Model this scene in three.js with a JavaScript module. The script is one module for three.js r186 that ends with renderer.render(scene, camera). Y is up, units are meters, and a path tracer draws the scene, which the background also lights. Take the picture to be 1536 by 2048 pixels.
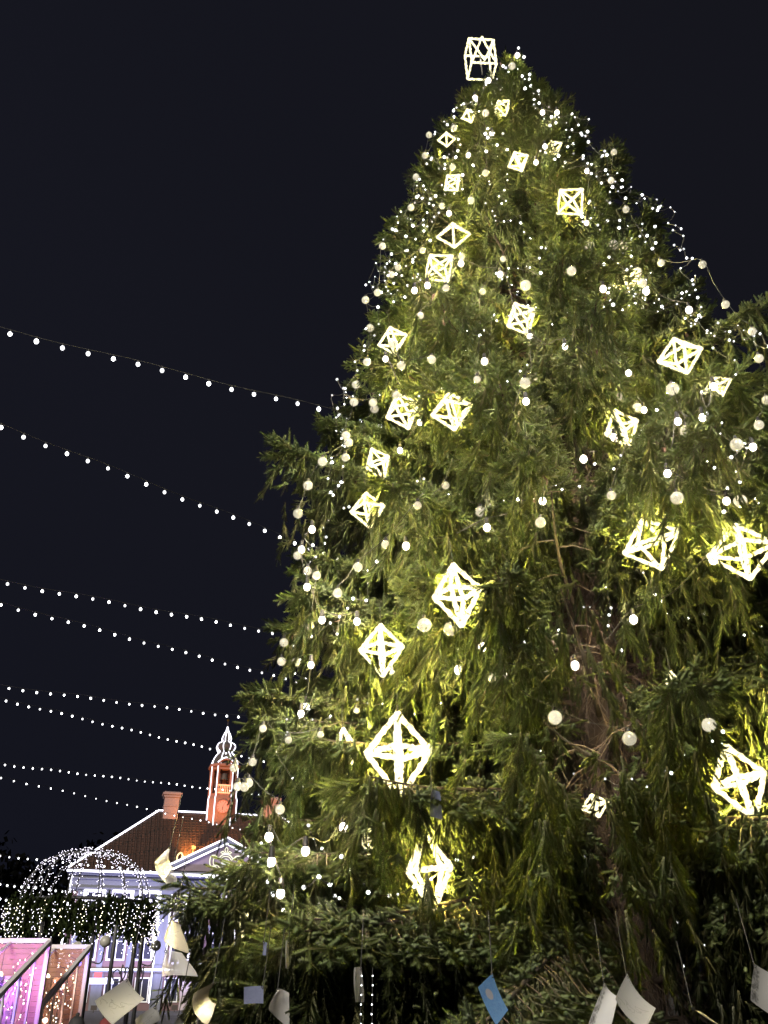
import * as THREE from 'three';
import { mergeGeometries } from 'three/addons/utils/BufferGeometryUtils.js';
import { RoundedBoxGeometry } from 'three/addons/geometries/RoundedBoxGeometry.js';
import { MarchingCubes } from 'three/addons/objects/MarchingCubes.js';

// ---------- renderer, camera, sky, city light ----------
const renderer = new THREE.WebGLRenderer();
renderer.toneMapping = THREE.LinearToneMapping;
renderer.toneMappingExposure = 1.8;
renderer.shadowMap.enabled = true;
const scene = new THREE.Scene();
const F = 1800, PITCH = 28 * Math.PI / 180, EYE = 1.6;
const camera = new THREE.PerspectiveCamera(2 * Math.atan(1024 / F) * 180 / Math.PI, 0.75, 0.1, 900);
camera.position.set(0, EYE, 0);
camera.rotation.set(PITCH, 0, 0);
scene.add(camera);

const sw = 128, sh = 64, sd = new Float32Array(sw * sh * 4);
for (let j = 0; j < sh; j++) for (let i = 0; i < sw; i++) {
  const up = ((j + 0.5) / sh - 0.5) * Math.PI, ro = ((i + 0.5) / sw - 0.5) * 2 * Math.PI;
  const y = Math.max(0, Math.sin(up)), left = 0.5 - 0.5 * Math.cos(ro) * Math.cos(up), low = Math.exp(-y * 5);
  const k = (j * sw + i) * 4;
  sd[k] = 0.0078 + 0.0015 * left - 0.002 * low;
  sd[k + 1] = 0.0078 + 0.0022 * left - 0.0018 * low;
  sd[k + 2] = 0.0106 + 0.0068 * left - 0.001 * low;
  const veil = 1 + 0.05 * Math.sin(3 * ro + 4 * up) * Math.sin(5 * up + 2 * ro + 1);   // thin cloud
  for (let c = 0; c < 3; c++) sd[k + c] *= veil / 2.0;
  sd[k + 3] = 1;
}
const skyTex = new THREE.DataTexture(sd, sw, sh, THREE.RGBAFormat, THREE.FloatType);
skyTex.mapping = THREE.EquirectangularReflectionMapping; skyTex.magFilter = THREE.LinearFilter; skyTex.needsUpdate = true;
scene.background = skyTex; scene.environment = skyTex;

const moon = new THREE.DirectionalLight(new THREE.Color(1, 0.93, 0.8), 3.0);
moon.name = 'city_glow';
moon.position.set(-7, 11, 11); moon.target.position.set(0, 2, -10);
moon.castShadow = true; moon.shadow.radius = 40; moon.shadow.mapSize.set(2048, 2048);
Object.assign(moon.shadow.camera, { left: -30, right: 30, top: 30, bottom: -30, near: 1, far: 150 });
scene.add(moon, moon.target);

// ---------- helpers ----------
let seed = 20231;
const rnd = () => { seed = (seed + 0x6d2b79f5) | 0; let t = Math.imul(seed ^ (seed >>> 15), 1 | seed); t = (t + Math.imul(t ^ (t >>> 7), 61 | t)) ^ t; return ((t ^ (t >>> 14)) >>> 0) / 4294967296; };
const rr = (a, b) => a + (b - a) * rnd();
const V = (x, y, z) => new THREE.Vector3(x, y, z);
const lerp = THREE.MathUtils.lerp, clamp = THREE.MathUtils.clamp;
const S = Math.sin(PITCH), C = Math.cos(PITCH);
const ray = (px, py) => { const x = (px - 768) / F, y = (1024 - py) / F; return V(x, C * y + S, -(C - S * y)); };   // per metre of depth
const at = (px, py, z) => { const r = ray(px, py); return r.multiplyScalar(z / -r.z).add(V(0, EYE, 0)); };          // on the upright plane z metres ahead
const atHeight = (px, py, h) => { const r = ray(px, py); return r.multiplyScalar((h - EYE) / r.y).add(V(0, EYE, 0)); };
const used = {};
const numbered = (n) => { const k = used[n] = (used[n] ?? -1) + 1; return k ? n + '_' + String(k).padStart(3, '0') : n; };
const tag = (o, label, category, group, kind) => { Object.assign(o.userData, { label, category }); if (group) o.userData.group = group; if (kind) o.userData.kind = kind; return o; };
function thing(name, label, category, pos = [0, 0, 0], group) {
  const o = new THREE.Group(); o.name = numbered(name); o.position.set(...pos); scene.add(o);
  return tag(o, label, category, group);
}
function part(parent, name, geo, mat, label) {
  const m = new THREE.Mesh(geo, mat); m.name = name; m.castShadow = m.receiveShadow = true; parent.add(m);
  if (label) m.userData.label = label;
  return m;
}
const std = (r, g, b, roughness = 0.8, extra = {}) => new THREE.MeshStandardMaterial({ color: new THREE.Color().setRGB(r, g, b), roughness, ...extra });
const glow = (r, g, b, k = 1) => new THREE.MeshStandardMaterial({ color: 0x111111, roughness: 0.6, emissive: new THREE.Color().setRGB(r, g, b), emissiveIntensity: k });
const bx = (w, h, d, x = 0, y = 0, z = 0) => new THREE.BoxGeometry(w, h, d).translate(x, y, z);
const merge = (l) => mergeGeometries(l.map((g) => (g.index ? g.toNonIndexed() : g)));
const UPV = V(0, 1, 0), q0 = new THREE.Quaternion();
function rod(a, b, r, seg = 6, r2 = r) {
  const d = b.clone().sub(a), L = d.length(), g = new THREE.CylinderGeometry(r2, r, L, seg, 1);
  g.applyQuaternion(q0.setFromUnitVectors(UPV, d.normalize())); return g.translate((a.x + b.x) / 2, (a.y + b.y) / 2, (a.z + b.z) / 2);
}
function beam(a, b, w, h) { // rectangular bar
  const d = b.clone().sub(a), L = d.length(), g = new THREE.BoxGeometry(w, h, L), m = new THREE.Matrix4().lookAt(b, a, Math.abs(d.y) > 0.95 * L ? V(0, 0, 1) : UPV);
  return g.applyMatrix4(m).translate((a.x + b.x) / 2, (a.y + b.y) / 2, (a.z + b.z) / 2);
}
const curveTube = (pts, r, n = 24, seg = 5) => new THREE.TubeGeometry(new THREE.CatmullRomCurve3(pts), n, r, seg);
function pointLight(parent, color, intensity, pos, radius = 2) {
  const l = new THREE.PointLight(new THREE.Color().setRGB(...color), intensity); l.position.copy(pos); l.castShadow = true; l.shadow.radius = radius / 0.02; parent.add(l); return l;
}
function canvasTex(w, h, draw, srgb = true) {
  const c = document.createElement('canvas'); c.width = w; c.height = h; draw(c.getContext('2d'), w, h);
  const t = new THREE.CanvasTexture(c); if (srgb) t.colorSpace = THREE.SRGBColorSpace; t.wrapS = t.wrapT = THREE.RepeatWrapping; return t;
}
function noiseTex(w, lo, hi, scales, tint = [1, 1, 1]) {
  return canvasTex(w, w, (g) => {
    const im = g.createImageData(w, w), grids = scales.map((s) => ({ s, v: Float32Array.from({ length: s * s }, rnd) }));
    for (let y = 0; y < w; y++) for (let x = 0; x < w; x++) {
      let n = 0, a = 0;
      grids.forEach(({ s, v }, k) => {
        const u = x / w * s, t = y / w * s, i = Math.floor(u), j = Math.floor(t), fu = u - i, ft = t - j, at2 = (p, q) => v[(q % s) * s + (p % s)], wgt = 1 / (k + 1);
        n += wgt * lerp(lerp(at2(i, j), at2(i + 1, j), fu), lerp(at2(i, j + 1), at2(i + 1, j + 1), fu), ft); a += wgt;
      });
      const val = lerp(lo, hi, n / a), o = (y * w + x) * 4;
      for (let c = 0; c < 3; c++) im.data[o + c] = clamp(255 * val * tint[c], 0, 255);
      im.data[o + 3] = 255;
    }
    g.putImageData(im, 0, 0);
  });
}
const wire = std(0.008, 0.008, 0.008, 0.6);
const coolLed = glow(0.95, 0.97, 1, 4), warmLed = glow(1, 0.88, 0.6, 4), midLed = glow(0.95, 0.96, 1, 1.6), dimLed = glow(0.92, 0.93, 1, 0.7), anyLed = () => { const r = rnd(); return r < 0.55 ? coolLed : r < 0.85 ? midLed : dimLed; }, ropeGlow = glow(0.88, 0.86, 1, 2.2), bulbGlow = glow(1, 0.86, 0.76, 4);

// ---------- ground ----------
{
  const t = noiseTex(512, 0.35, 1, [8, 32, 128]); t.repeat.set(80, 80);
  const g = new THREE.Mesh(new THREE.PlaneGeometry(700, 700, 1, 1).rotateX(-Math.PI / 2), new THREE.MeshStandardMaterial({ color: new THREE.Color().setRGB(0.1, 0.095, 0.09), roughness: 0.75, map: t, bumpMap: t, bumpScale: 0.02 }));
  g.name = 'ground'; g.receiveShadow = true; g.position.set(0, 0, -100); scene.add(g);
  Object.assign(g.userData, { kind: 'structure', label: 'dark paved town square under the spruce and the stalls', category: 'ground' });
}

// ---------- town hall ----------
const HALL = thing('town_hall', 'pale pink town hall with rope lights, tiled hip roof and clock tower', 'building', [-29.085, 0, -90]);
HALL.rotation.y = 16 * Math.PI / 180;
{
  const wallT = noiseTex(256, 0.75, 1, [6, 24, 90]); wallT.repeat.set(0.2, 0.2);
  const pink = new THREE.MeshStandardMaterial({ color: new THREE.Color().setRGB(0.17, 0.1, 0.108), roughness: 0.9, map: wallT });
  const white = new THREE.MeshStandardMaterial({ color: new THREE.Color().setRGB(0.17, 0.175, 0.22), roughness: 0.85, map: wallT });
  const tym = std(0.15, 0.115, 0.14), red = std(0.3, 0.06, 0.05), glassM = std(0.03, 0.03, 0.045, 0.15), frameM = std(0.6, 0.6, 0.62, 0.6), dark = std(0.035, 0.025, 0.022, 0.7);
  const W = 28, D = 14, cx = 14, EAVE = 11.35;
  part(HALL, 'wall', bx(W, EAVE - 1.6, D, cx, (EAVE - 1.6) / 2, -D / 2), pink);
  part(HALL, 'frieze', bx(W + 0.1, 1.55, D + 0.1, cx, EAVE - 0.825, -D / 2), white);
  const cornice = part(HALL, 'cornice', merge([bx(W + 1, 0.28, D + 1, cx, EAVE + 0.14, -D / 2), bx(W + 0.6, 0.2, D + 0.6, cx, EAVE - 0.1, -D / 2)]), white);
  part(HALL, 'moulding', merge([bx(W + 0.3, 0.1, 0.2, cx, 10.85, 0.1), bx(W + 0.3, 0.16, 0.24, cx, 10.0, 0.1)]), white);
  const L = (parent, pts, r = 0.1) => { for (let i = 0; i + 1 < pts.length; i++) part(parent, 'rope_light', rod(V(...pts[i]), V(...pts[i + 1]), r), ropeGlow); };
  L(cornice, [[-0.5, EAVE + 0.1, 0.62], [8.2, EAVE + 0.1, 0.62]]); L(cornice, [[8.6, EAVE - 0.05, 1.3], [19.4, EAVE - 0.05, 1.3]]); L(cornice, [[19.8, EAVE + 0.1, 0.62], [28.5, EAVE + 0.1, 0.62]]);
  L(HALL, [[0.02, 9.9, 0.12], [0.02, 3.4, 0.12]]); L(HALL, [[-0.02, 11.2, 0.16], [-0.02, 10.0, 0.16]], 0.07);
  // plinth ledge
  const ledge = part(HALL, 'ledge', bx(W + 0.4, 0.28, 0.3, cx, 3.2, 0.1), white); L(ledge, [[-0.1, 3.28, 0.3], [28.1, 3.28, 0.3]], 0.09);
  // ground storey: white piers, dark openings
  for (let i = 0; i < 11; i++) part(HALL, 'pier', bx(0.95, 2.95, 0.14, 0.9 + i * 2.62, 1.5, 0.075), i % 2 ? white : std(0.4, 0.34, 0.38));
  for (let i = 0; i < 10; i++) {
    const x = 2.2 + i * 2.62, w = part(HALL, 'window', merge([bx(1.3, 0.1, 0.1, x, 2.6, 0.05), bx(1.3, 0.1, 0.1, x, 0.7, 0.05), bx(0.1, 1.8, 0.1, x - 0.6, 1.65, 0.05), bx(0.1, 1.8, 0.1, x + 0.6, 1.65, 0.05), bx(0.06, 1.8, 0.06, x, 1.65, 0.05)]), frameM);
    part(w, 'pane', bx(1.12, 1.8, 0.03, x, 1.65, 0.02), glassM);
    if (i % 3 === 1) part(HALL, 'red_panel', bx(0.7, 0.62, 0.06, x - 1.3, 2.85, 0.18), red);
  }
  const sign = part(HALL, 'shop_sign', bx(2.1, 0.5, 0.08, 3.9, 2.35, 0.35), std(0.6, 0.62, 0.7));
  part(sign, 'lettering', merge([bx(0.9, 0.06, 0.02, 3.6, 2.36, 0.402), bx(0.55, 0.06, 0.02, 4.45, 2.36, 0.402)]), std(0.12, 0.12, 0.2));
  // windows with outline lights
  const winF = (x, y, w, h, lit, ped) => {
    const f = part(HALL, 'window', merge([bx(w + 0.3, 0.16, 0.12, x, y + h / 2 + 0.08, 0.06), bx(w + 0.3, 0.16, 0.16, x, y - h / 2 - 0.08, 0.08), bx(0.15, h, 0.12, x - w / 2 - 0.075, y, 0.06), bx(0.15, h, 0.12, x + w / 2 + 0.075, y, 0.06),
      bx(0.08, h, 0.07, x, y, 0.035), bx(w, 0.08, 0.06, x, y + h * 0.18, 0.03)]), frameM);
    part(f, 'pane', bx(w / 2 - 0.04, h, 0.03, x - w / 4, y, 0.017), glassM); part(f, 'pane', bx(w / 2 - 0.04, h, 0.03, x + w / 4, y, 0.017), glassM);
    if (lit) L(f, [[x - w / 2 - 0.25, y - h / 2, 0.14], [x - w / 2 - 0.25, y + h / 2 + 0.25, 0.14], [x + w / 2 + 0.25, y + h / 2 + 0.25, 0.14], [x + w / 2 + 0.25, y - h / 2, 0.14]], 0.075);
    if (ped) part(f, 'lintel', merge([bx(w + 0.7, 0.22, 0.34, x, y + h / 2 + 0.62, 0.17), bx(w + 0.4, 0.3, 0.12, x, y + h / 2 + 0.36, 0.06)]), white);
  };
  for (const x of [2.25, 4.8, 7.25, 20.75, 23.2, 25.75]) { winF(x, 8.6, 1.35, 2.1, true, false); winF(x, 5.2, 1.35, 2.1, false, true); }
  for (const x of [10.5, 14, 17.5]) { winF(x, 8.5, 1.5, 2, false, false); winF(x, 5.1, 1.5, 2.4, false, true); }
  for (const x of [1.0, 3.5, 6.05, 21.95, 24.5, 27]) part(HALL, 'pilaster', bx(0.5, 6.5, 0.12, x, 6.6, 0.06), white);
  for (const x of [8.75, 12.0, 16.0, 19.25]) {
    const p = part(HALL, 'pilaster', merge([bx(1.0, 6.6, 0.3, x, 6.66, 0.15), bx(1.2, 0.35, 0.42, x, 9.8, 0.21), bx(1.2, 0.3, 0.42, x, 3.5, 0.21)]), white);
    L(p, [[x - 0.52, 9.9, 0.34], [x - 0.52, 3.4, 0.34]], 0.09); L(p, [[x + 0.52, 9.9, 0.34], [x + 0.52, 3.4, 0.34]], 0.075);
  }
  L(HALL, [[8.2, 3.2, 0.42], [8.2, 0.6, 0.42]], 0.06);
  // pediment
  const ph = 14.45, pe = EAVE + 0.35, hw = 5.5;
  const tri = new THREE.Shape([new THREE.Vector2(-hw, pe), new THREE.Vector2(hw, pe), new THREE.Vector2(0, ph)]);
  const ped = part(HALL, 'pediment', new THREE.ExtrudeGeometry(tri, { depth: 1.0, bevelEnabled: false }).translate(cx, 0, -0.1), tym);
  const sl = (ph - pe) / hw, rake = (s, o, zz, h, w) => beam(V(cx + s * (hw + 0.5), pe - 0.5 * sl + o, zz), V(cx, ph + o, zz), w, h);
  part(ped, 'raking_cornice', merge([rake(1, 0.2, 1.15, 0.3, 0.7), rake(-1, 0.2, 1.15, 0.3, 0.7), rake(1, -0.08, 0.98, 0.3, 0.4), rake(-1, -0.08, 0.98, 0.3, 0.4), bx(11.6, 0.4, 1.4, cx, EAVE + 0.02, 0.55)]), white);
  for (const s of [1, -1]) for (const o of [0.33, -0.2]) L(ped, [[cx + s * (hw + 0.35), pe - 0.35 * sl + o, o > 0 ? 1.5 : 1.22], [cx, ph + o, o > 0 ? 1.5 : 1.22]], 0.085);
  const crestM = glow(1, 1, 0.72, 0.8), cp = (a) => a.map(([x, y]) => V(cx + x, y, 1.02));
  const outline = [[0, 11.75], [0.75, 11.95], [0.95, 12.15], [1.4, 12.2], [1.52, 12.65], [1.4, 13.1], [0.95, 13.12], [0.75, 12.85], [0.4, 13.2], [0, 13.3]];
  const crest = part(ped, 'crest', merge([1, -1].flatMap((s) => [curveTube(cp(outline.map(([x, y]) => [x * s, y])), 0.05, 40), curveTube(cp(outline.map(([x, y]) => [x * s * 0.78, 12.55 + (y - 12.55) * 0.74])), 0.035, 40),
    curveTube(cp([[s * 0.1, 13.35], [s * 0.32, 13.55], [s * 0.55, 13.42]]), 0.035, 10), curveTube(cp([[0, 13.95], [s * 0.14, 13.75], [s * 0.05, 13.45]]), 0.035, 10), rod(V(cx, 13.38, 1.02), V(cx + s * 0.45, 13.36, 1.02), 0.04)])), crestM);
  part(crest, 'shield', new THREE.SphereGeometry(0.42, 16, 10).scale(1, 1.1, 0.12).translate(cx, 12.45, 1.0), glow(0.95, 0.95, 1, 0.6));
  // roof
  const ez = 0.55, ry = 18.3, rz = -7, rx0 = 7.5, rx1 = 20.5, ey = EAVE + 0.3;
  const a = [-0.5, ey, ez], b = [28.5, ey, ez], c = [28.5, ey, -14.5], d = [-0.5, ey, -14.5], e = [rx0, ry, rz], f = [rx1, ry, rz];
  const plane = (pts, uv) => { const g = new THREE.BufferGeometry(); g.setAttribute('position', new THREE.Float32BufferAttribute(pts.flat(), 3)); g.setAttribute('uv', new THREE.Float32BufferAttribute(uv.flat(), 2)); g.computeVertexNormals(); return g; };
  const u = (p) => [p[0], Math.hypot(p[1] - ey, p[2] - ez)], us = (p) => [p[2], p[1] * 1.3];
  const tileT = canvasTex(256, 256, (g) => { g.fillStyle = '#8a8a8a'; g.fillRect(0, 0, 256, 256); for (let j = 0; j < 8; j++) for (let i = 0; i < 8; i++) { const v = 165 + rnd() * 60; g.fillStyle = `rgb(${v},${v},${v})`; g.fillRect(i * 32 + 2, j * 32 + 3, 28, 29); g.fillStyle = 'rgba(0,0,0,0.55)'; g.fillRect(i * 32, j * 32, 32, 4); g.fillRect(i * 32, j * 32, 4, 32); } });
  tileT.repeat.set(0.42, 0.36);
  const roofM = new THREE.MeshStandardMaterial({ color: new THREE.Color().setRGB(0.075, 0.028, 0.018), roughness: 0.85, map: tileT, bumpMap: tileT, bumpScale: 0.05 });
  const roof = part(HALL, 'roof', plane([a, b, f, a, f, e, d, a, e, b, c, f, c, d, e, c, e, f], [u(a), u(b), u(f), u(a), u(f), u(e), us(d), us(a), us(e), us(b), us(c), us(f), u(c), u(d), u(e), u(c), u(e), u(f)]), roofM);
  const courses = [], cols = []; // tile courses and ribs as low relief
  for (let k = 1; k < 22; k++) { const t = k / 22; courses.push(beam(V(lerp(a[0], e[0], t), lerp(ey, ry, t) + 0.02, lerp(ez, rz, t) + 0.02), V(lerp(b[0], f[0], t), lerp(ey, ry, t) + 0.02, lerp(ez, rz, t) + 0.02), 0.05, 0.05)); }
  for (let x = 0; x < 28; x += 0.42) { const top = clamp(x < rx0 ? (x + 0.5) / (rx0 + 0.5) : x > rx1 ? (28.5 - x) / (28.5 - rx1) : 1, 0, 1); if (top > 0.05) cols.push(beam(V(x, ey + 0.02, ez), V(x, lerp(ey, ry, top) + 0.02, lerp(ez, rz, top)), 0.12, 0.09)); }
  part(roof, 'roof_tiles', merge([...courses, ...cols]), roofM).userData.kind = 'stuff';
  L(roof, [[-0.4, ey + 0.1, ez], [rx0, ry + 0.12, rz]], 0.085); L(roof, [[rx0, ry + 0.12, rz], [rx1, ry + 0.12, rz]], 0.085); L(roof, [[rx1, ry + 0.12, rz], [28.4, ey + 0.1, ez]], 0.085);
  const brick = std(0.2, 0.125, 0.125, 0.9);
  for (const x of [8.7, 19.3]) { const ch = part(roof, 'chimney', merge([bx(1.5, 2.9, 1.3, x, 18.5, -6.6), bx(1.62, 0.12, 1.42, x, 18.75, -6.6)]), brick); part(ch, 'chimney_cap', merge([bx(1.75, 0.22, 1.55, x, 19.75, -6.6), bx(2.0, 0.2, 1.8, x, 19.98, -6.6), bx(1.7, 0.12, 1.5, x, 20.14, -6.6)]), brick); }
  // roof lamp that lights the tiles orange
  for (const [x, tx] of [[9.45, 12.6], [18.6, 17.0]]) {
    const lamp = part(roof, 'roof_lamp', merge([curveTube([V(x, ey + 0.6, 0.1), V(x, ey + 1.5, 0.2), V(x + 0.3, ey + 1.75, 0.2), V(x + 0.5, ey + 1.45, 0.15)], 0.07, 16), new THREE.SphereGeometry(0.16, 10, 8).translate(x + 0.5, ey + 1.35, 0.12)]), glow(1, 0.62, 0.25, 1.6));
    const sp = new THREE.SpotLight(new THREE.Color().setRGB(1, 0.4, 0.09), x < 14 ? 620 : 200, 0, 0.85, 0.9); sp.position.set(x + 0.6, ey + 1.5, 0.5); sp.target.position.set(tx + (x < 14 ? 0.6 : 0), 16.6, -5.2); sp.shadow.radius = 8; sp.castShadow = true; HALL.add(sp, sp.target);
  }
  // clock tower
  const tw = part(HALL, 'clock_tower', (() => {
    const oct = (hx, fx, y0, y1, hx1 = hx, fx1 = fx) => { // chamfered square prism
      const ring = (h, q, y) => [[-q, h], [q, h], [h, q], [h, -q], [q, -h], [-q, -h], [-h, -q], [-h, q]].map(([x, z]) => [x, y, z]);
      const A = ring(hx, fx, y0), B = ring(hx1, fx1, y1), P = [];
      for (let i = 0; i < 8; i++) { const j = (i + 1) % 8; P.push(...A[i], ...A[j], ...B[j], ...A[i], ...B[j], ...B[i]); }
      for (let i = 1; i < 7; i++) { P.push(...B[0], ...B[i], ...B[i + 1]); P.push(...A[0], ...A[i + 1], ...A[i]); }
      const g = new THREE.BufferGeometry(); g.setAttribute('position', new THREE.Float32BufferAttribute(P, 3)); g.setAttribute('uv', new THREE.Float32BufferAttribute(P.flatMap((_, i) => (i % 3 ? [] : [P[i] * 0.3, P[i + 1] * 0.3])), 2)); g.computeVertexNormals(); return g;
    };
    HALL.userData.octs = oct;
    return merge([oct(1.5, 0.86, 15, 19.7), oct(1.5, 0.86, 19.7, 20.1, 1.38, 0.76)]).translate(cx, 0, rz);
  })(), std(0.13, 0.055, 0.045));
  const oct = HALL.userData.octs; delete HALL.userData.octs;
  const belM = std(0.16, 0.065, 0.052);
  // belfry: eight corner piers, dark inside with a bell
  const bel = part(tw, 'belfry', merge([...[[-0.76, 1.38], [0.76, 1.38], [1.38, 0.76], [1.38, -0.76], [0.76, -1.38], [-0.76, -1.38], [-1.38, -0.76], [-1.38, 0.76]].map(([x, z]) => rod(V(cx + x * 0.93, 20.0, rz + z * 0.93), V(cx + x * 0.93, 23.0, rz + z * 0.93), 0.2, 6)), oct(1.36, 0.74, 20.0, 20.25).translate(cx, 0, rz), oct(0.6, 0.3, 20.2, 23).translate(cx, 0, rz),
    oct(1.42, 0.8, 22.8, 23.1).translate(cx, 0, rz), oct(1.62, 0.95, 23.1, 23.35).translate(cx, 0, rz), curveTube([V(cx - 0.86, 23.3, rz + 1.5), V(cx - 0.4, 23.72, rz + 1.5), V(cx, 23.85, rz + 1.5), V(cx + 0.4, 23.72, rz + 1.5), V(cx + 0.86, 23.3, rz + 1.5)], 0.13, 16)]), belM);
  const bal = []; for (let i = -3; i <= 3; i++) bal.push(rod(V(cx + i * 0.2, 20.35, rz + 1.38), V(cx + i * 0.2, 21.05, rz + 1.38), 0.055)); bal.push(bx(1.5, 0.12, 0.16, cx, 21.1, rz + 1.38), bx(1.5, 0.12, 0.16, cx, 20.3, rz + 1.38));
  part(tw, 'balustrade', merge(bal), std(0.75, 0.42, 0.34));
  part(tw, 'bell', new THREE.LatheGeometry([[0.02, 0.75], [0.25, 0.7], [0.33, 0.3], [0.5, 0]].map(([x, y]) => new THREE.Vector2(x, y)), 16).translate(cx, 21.7, rz + 0.9), dark);
  const dome = part(tw, 'dome', new THREE.LatheGeometry([[1.5, 23.35], [1.38, 23.9], [1.05, 24.45], [0.66, 24.85], [0.62, 24.95], [0.9, 25.15], [1.02, 25.45], [0.9, 25.75], [0.5, 26.0], [0.42, 26.1], [0.5, 26.3], [0.36, 26.8], [0.14, 27.2], [0.03, 27.7]].map(([x, y]) => new THREE.Vector2(x, y)), 8).rotateY(Math.PI / 8).translate(cx, 0, rz), dark);
  const prof2 = [[1.5, 23.4], [1.4, 23.9], [1.08, 24.45], [0.72, 24.85], [0.7, 24.95], [0.96, 25.15], [1.08, 25.45], [0.96, 25.75], [0.55, 26.0], [0.45, 26.1], [0.54, 26.3], [0.4, 26.8], [0.16, 27.25], [0.03, 27.75]];
  for (let i = 0; i < 8; i++) { const an = Math.PI / 8 + i * Math.PI / 4, s = Math.sin(an), k = Math.cos(an); part(dome, 'rope_light', curveTube(prof2.map(([r, y]) => V(cx + r * s, y, rz + r * k)), 0.045, 50), ropeGlow); }
  for (const [x, z] of [[-0.88, 1.52], [0.88, 1.52], [1.52, 0.88], [-1.52, 0.88]]) L(tw, [[cx + x, 16.6, rz + z], [cx + x, 19.7, rz + z], [cx + x * 0.92, 20.1, rz + z * 0.92], [cx + x * 0.92, 23.1, rz + z * 0.92]], 0.055);
  part(tw, 'rope_light', curveTube([V(cx - 0.9, 23.45, rz + 1.64), V(cx - 0.4, 23.88, rz + 1.64), V(cx, 24.0, rz + 1.64), V(cx + 0.4, 23.88, rz + 1.64), V(cx + 0.9, 23.45, rz + 1.64)], 0.06, 16), ropeGlow);
  part(tw, 'finial_star', new THREE.OctahedronGeometry(0.16).translate(cx, 28.5, rz), std(0.8, 0.5, 0.1, 0.3, { metalness: 1 })); part(tw, 'finial_rod', rod(V(cx, 27.6, rz), V(cx, 28.6, rz), 0.03), dark);
  const clockT = canvasTex(256, 256, (g) => { g.fillStyle = '#ffa083'; g.fillRect(0, 0, 256, 256); g.translate(128, 128); g.strokeStyle = '#8a2a14'; g.lineWidth = 5; g.beginPath(); g.arc(0, 0, 122, 0, 7); g.stroke(); for (let i = 0; i < 12; i++) { g.save(); g.rotate(i * Math.PI / 6); g.fillStyle = '#b3472a'; g.fillRect(-5, -112, 10, 26); g.restore(); } });
  const face = part(tw, 'clock_face_light', new THREE.CylinderGeometry(0.68, 0.68, 0.08, 32).rotateX(Math.PI / 2).translate(cx, 18.85, rz + 1.55), new THREE.MeshStandardMaterial({ color: 0x552211, emissive: 0xffffff, emissiveMap: clockT, emissiveIntensity: 0.5 }));
  part(face, 'clock_hand', beam(V(cx, 18.85, rz + 1.61), V(cx + 0.26, 18.85 + 0.5, rz + 1.61), 0.05, 0.02), dark); part(face, 'clock_hand', beam(V(cx, 18.85, rz + 1.62), V(cx - 0.03, 18.85 - 0.38, rz + 1.62), 0.07, 0.02), dark);
  part(face, 'clock_rim', new THREE.TorusGeometry(0.7, 0.05, 6, 32).translate(cx, 18.85, rz + 1.58), belM);
  const tsp = new THREE.SpotLight(new THREE.Color().setRGB(1, 0.42, 0.28), 13, 0, 0.5, 0.8); tsp.position.set(cx - 3, 14.4, 0.2); tsp.target.position.set(cx, 21, rz + 1.4); tsp.shadow.radius = 6; tsp.castShadow = true; HALL.add(tsp, tsp.target);
  part(roof, 'roof_lamp', merge([bx(0.4, 0.3, 0.25, cx - 3, 14.1, -1.2), rod(V(cx - 3, 13.2, -1.5), V(cx - 3, 14.1, -1.3), 0.05)]), dark);
  // blue-white floodlights at the foot of the facade
  for (const x of [3.5, 10, 18, 25]) {
    const fl = part(HALL, 'floodlight', merge([bx(0.5, 0.35, 0.25, x, 0.35, 7), bx(0.08, 0.3, 0.08, x, 0.12, 7.05)]), dark);
    part(fl, 'lamp_glass', bx(0.42, 0.28, 0.02, x, 0.37, 6.86), glow(0.6, 0.65, 1, 1.5));
    const sp = new THREE.SpotLight(new THREE.Color().setRGB(0.55, 0.53, 1), 520, 0, 0.8, 0.7); sp.position.set(x, 0.5, 6.7); sp.target.position.set(x, 8, 0); sp.shadow.radius = 8; sp.castShadow = true; HALL.add(sp, sp.target);
  }
}

// ---------- dark wood on the hill behind ----------
{
  const leaf = new THREE.PlaneGeometry(0.7, 0.5), n = 16000, im = new THREE.InstancedMesh(leaf, new THREE.MeshLambertMaterial({ color: new THREE.Color().setRGB(0.002, 0.002, 0.002), side: THREE.DoubleSide }), n), m = new THREE.Matrix4(), qq = new THREE.Quaternion();
  for (let i = 0; i < n; i++) {
    const cl = Math.floor(rnd() * 9), cx = -78 + cl * 7.5, a = rr(0, 6.28), b = Math.acos(rr(-1, 1)), R = Math.cbrt(rnd()) * (8 + (cl * 37 % 4));
    qq.setFromEuler(new THREE.Euler(rr(0, 6), rr(0, 6), rr(0, 6)));
    m.compose(V(cx + R * Math.sin(b) * Math.cos(a), 8 + (cl * 53 % 5) + R * Math.cos(b) * 0.9, -122 + R * Math.sin(b) * Math.sin(a)), qq, V(1, 1, 1)); im.setMatrixAt(i, m);
  }
  im.name = 'distant_wood'; tag(im, 'dark mass of bare park trees on the hill behind the town hall', 'wood', null, 'stuff'); scene.add(im);
}

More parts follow.
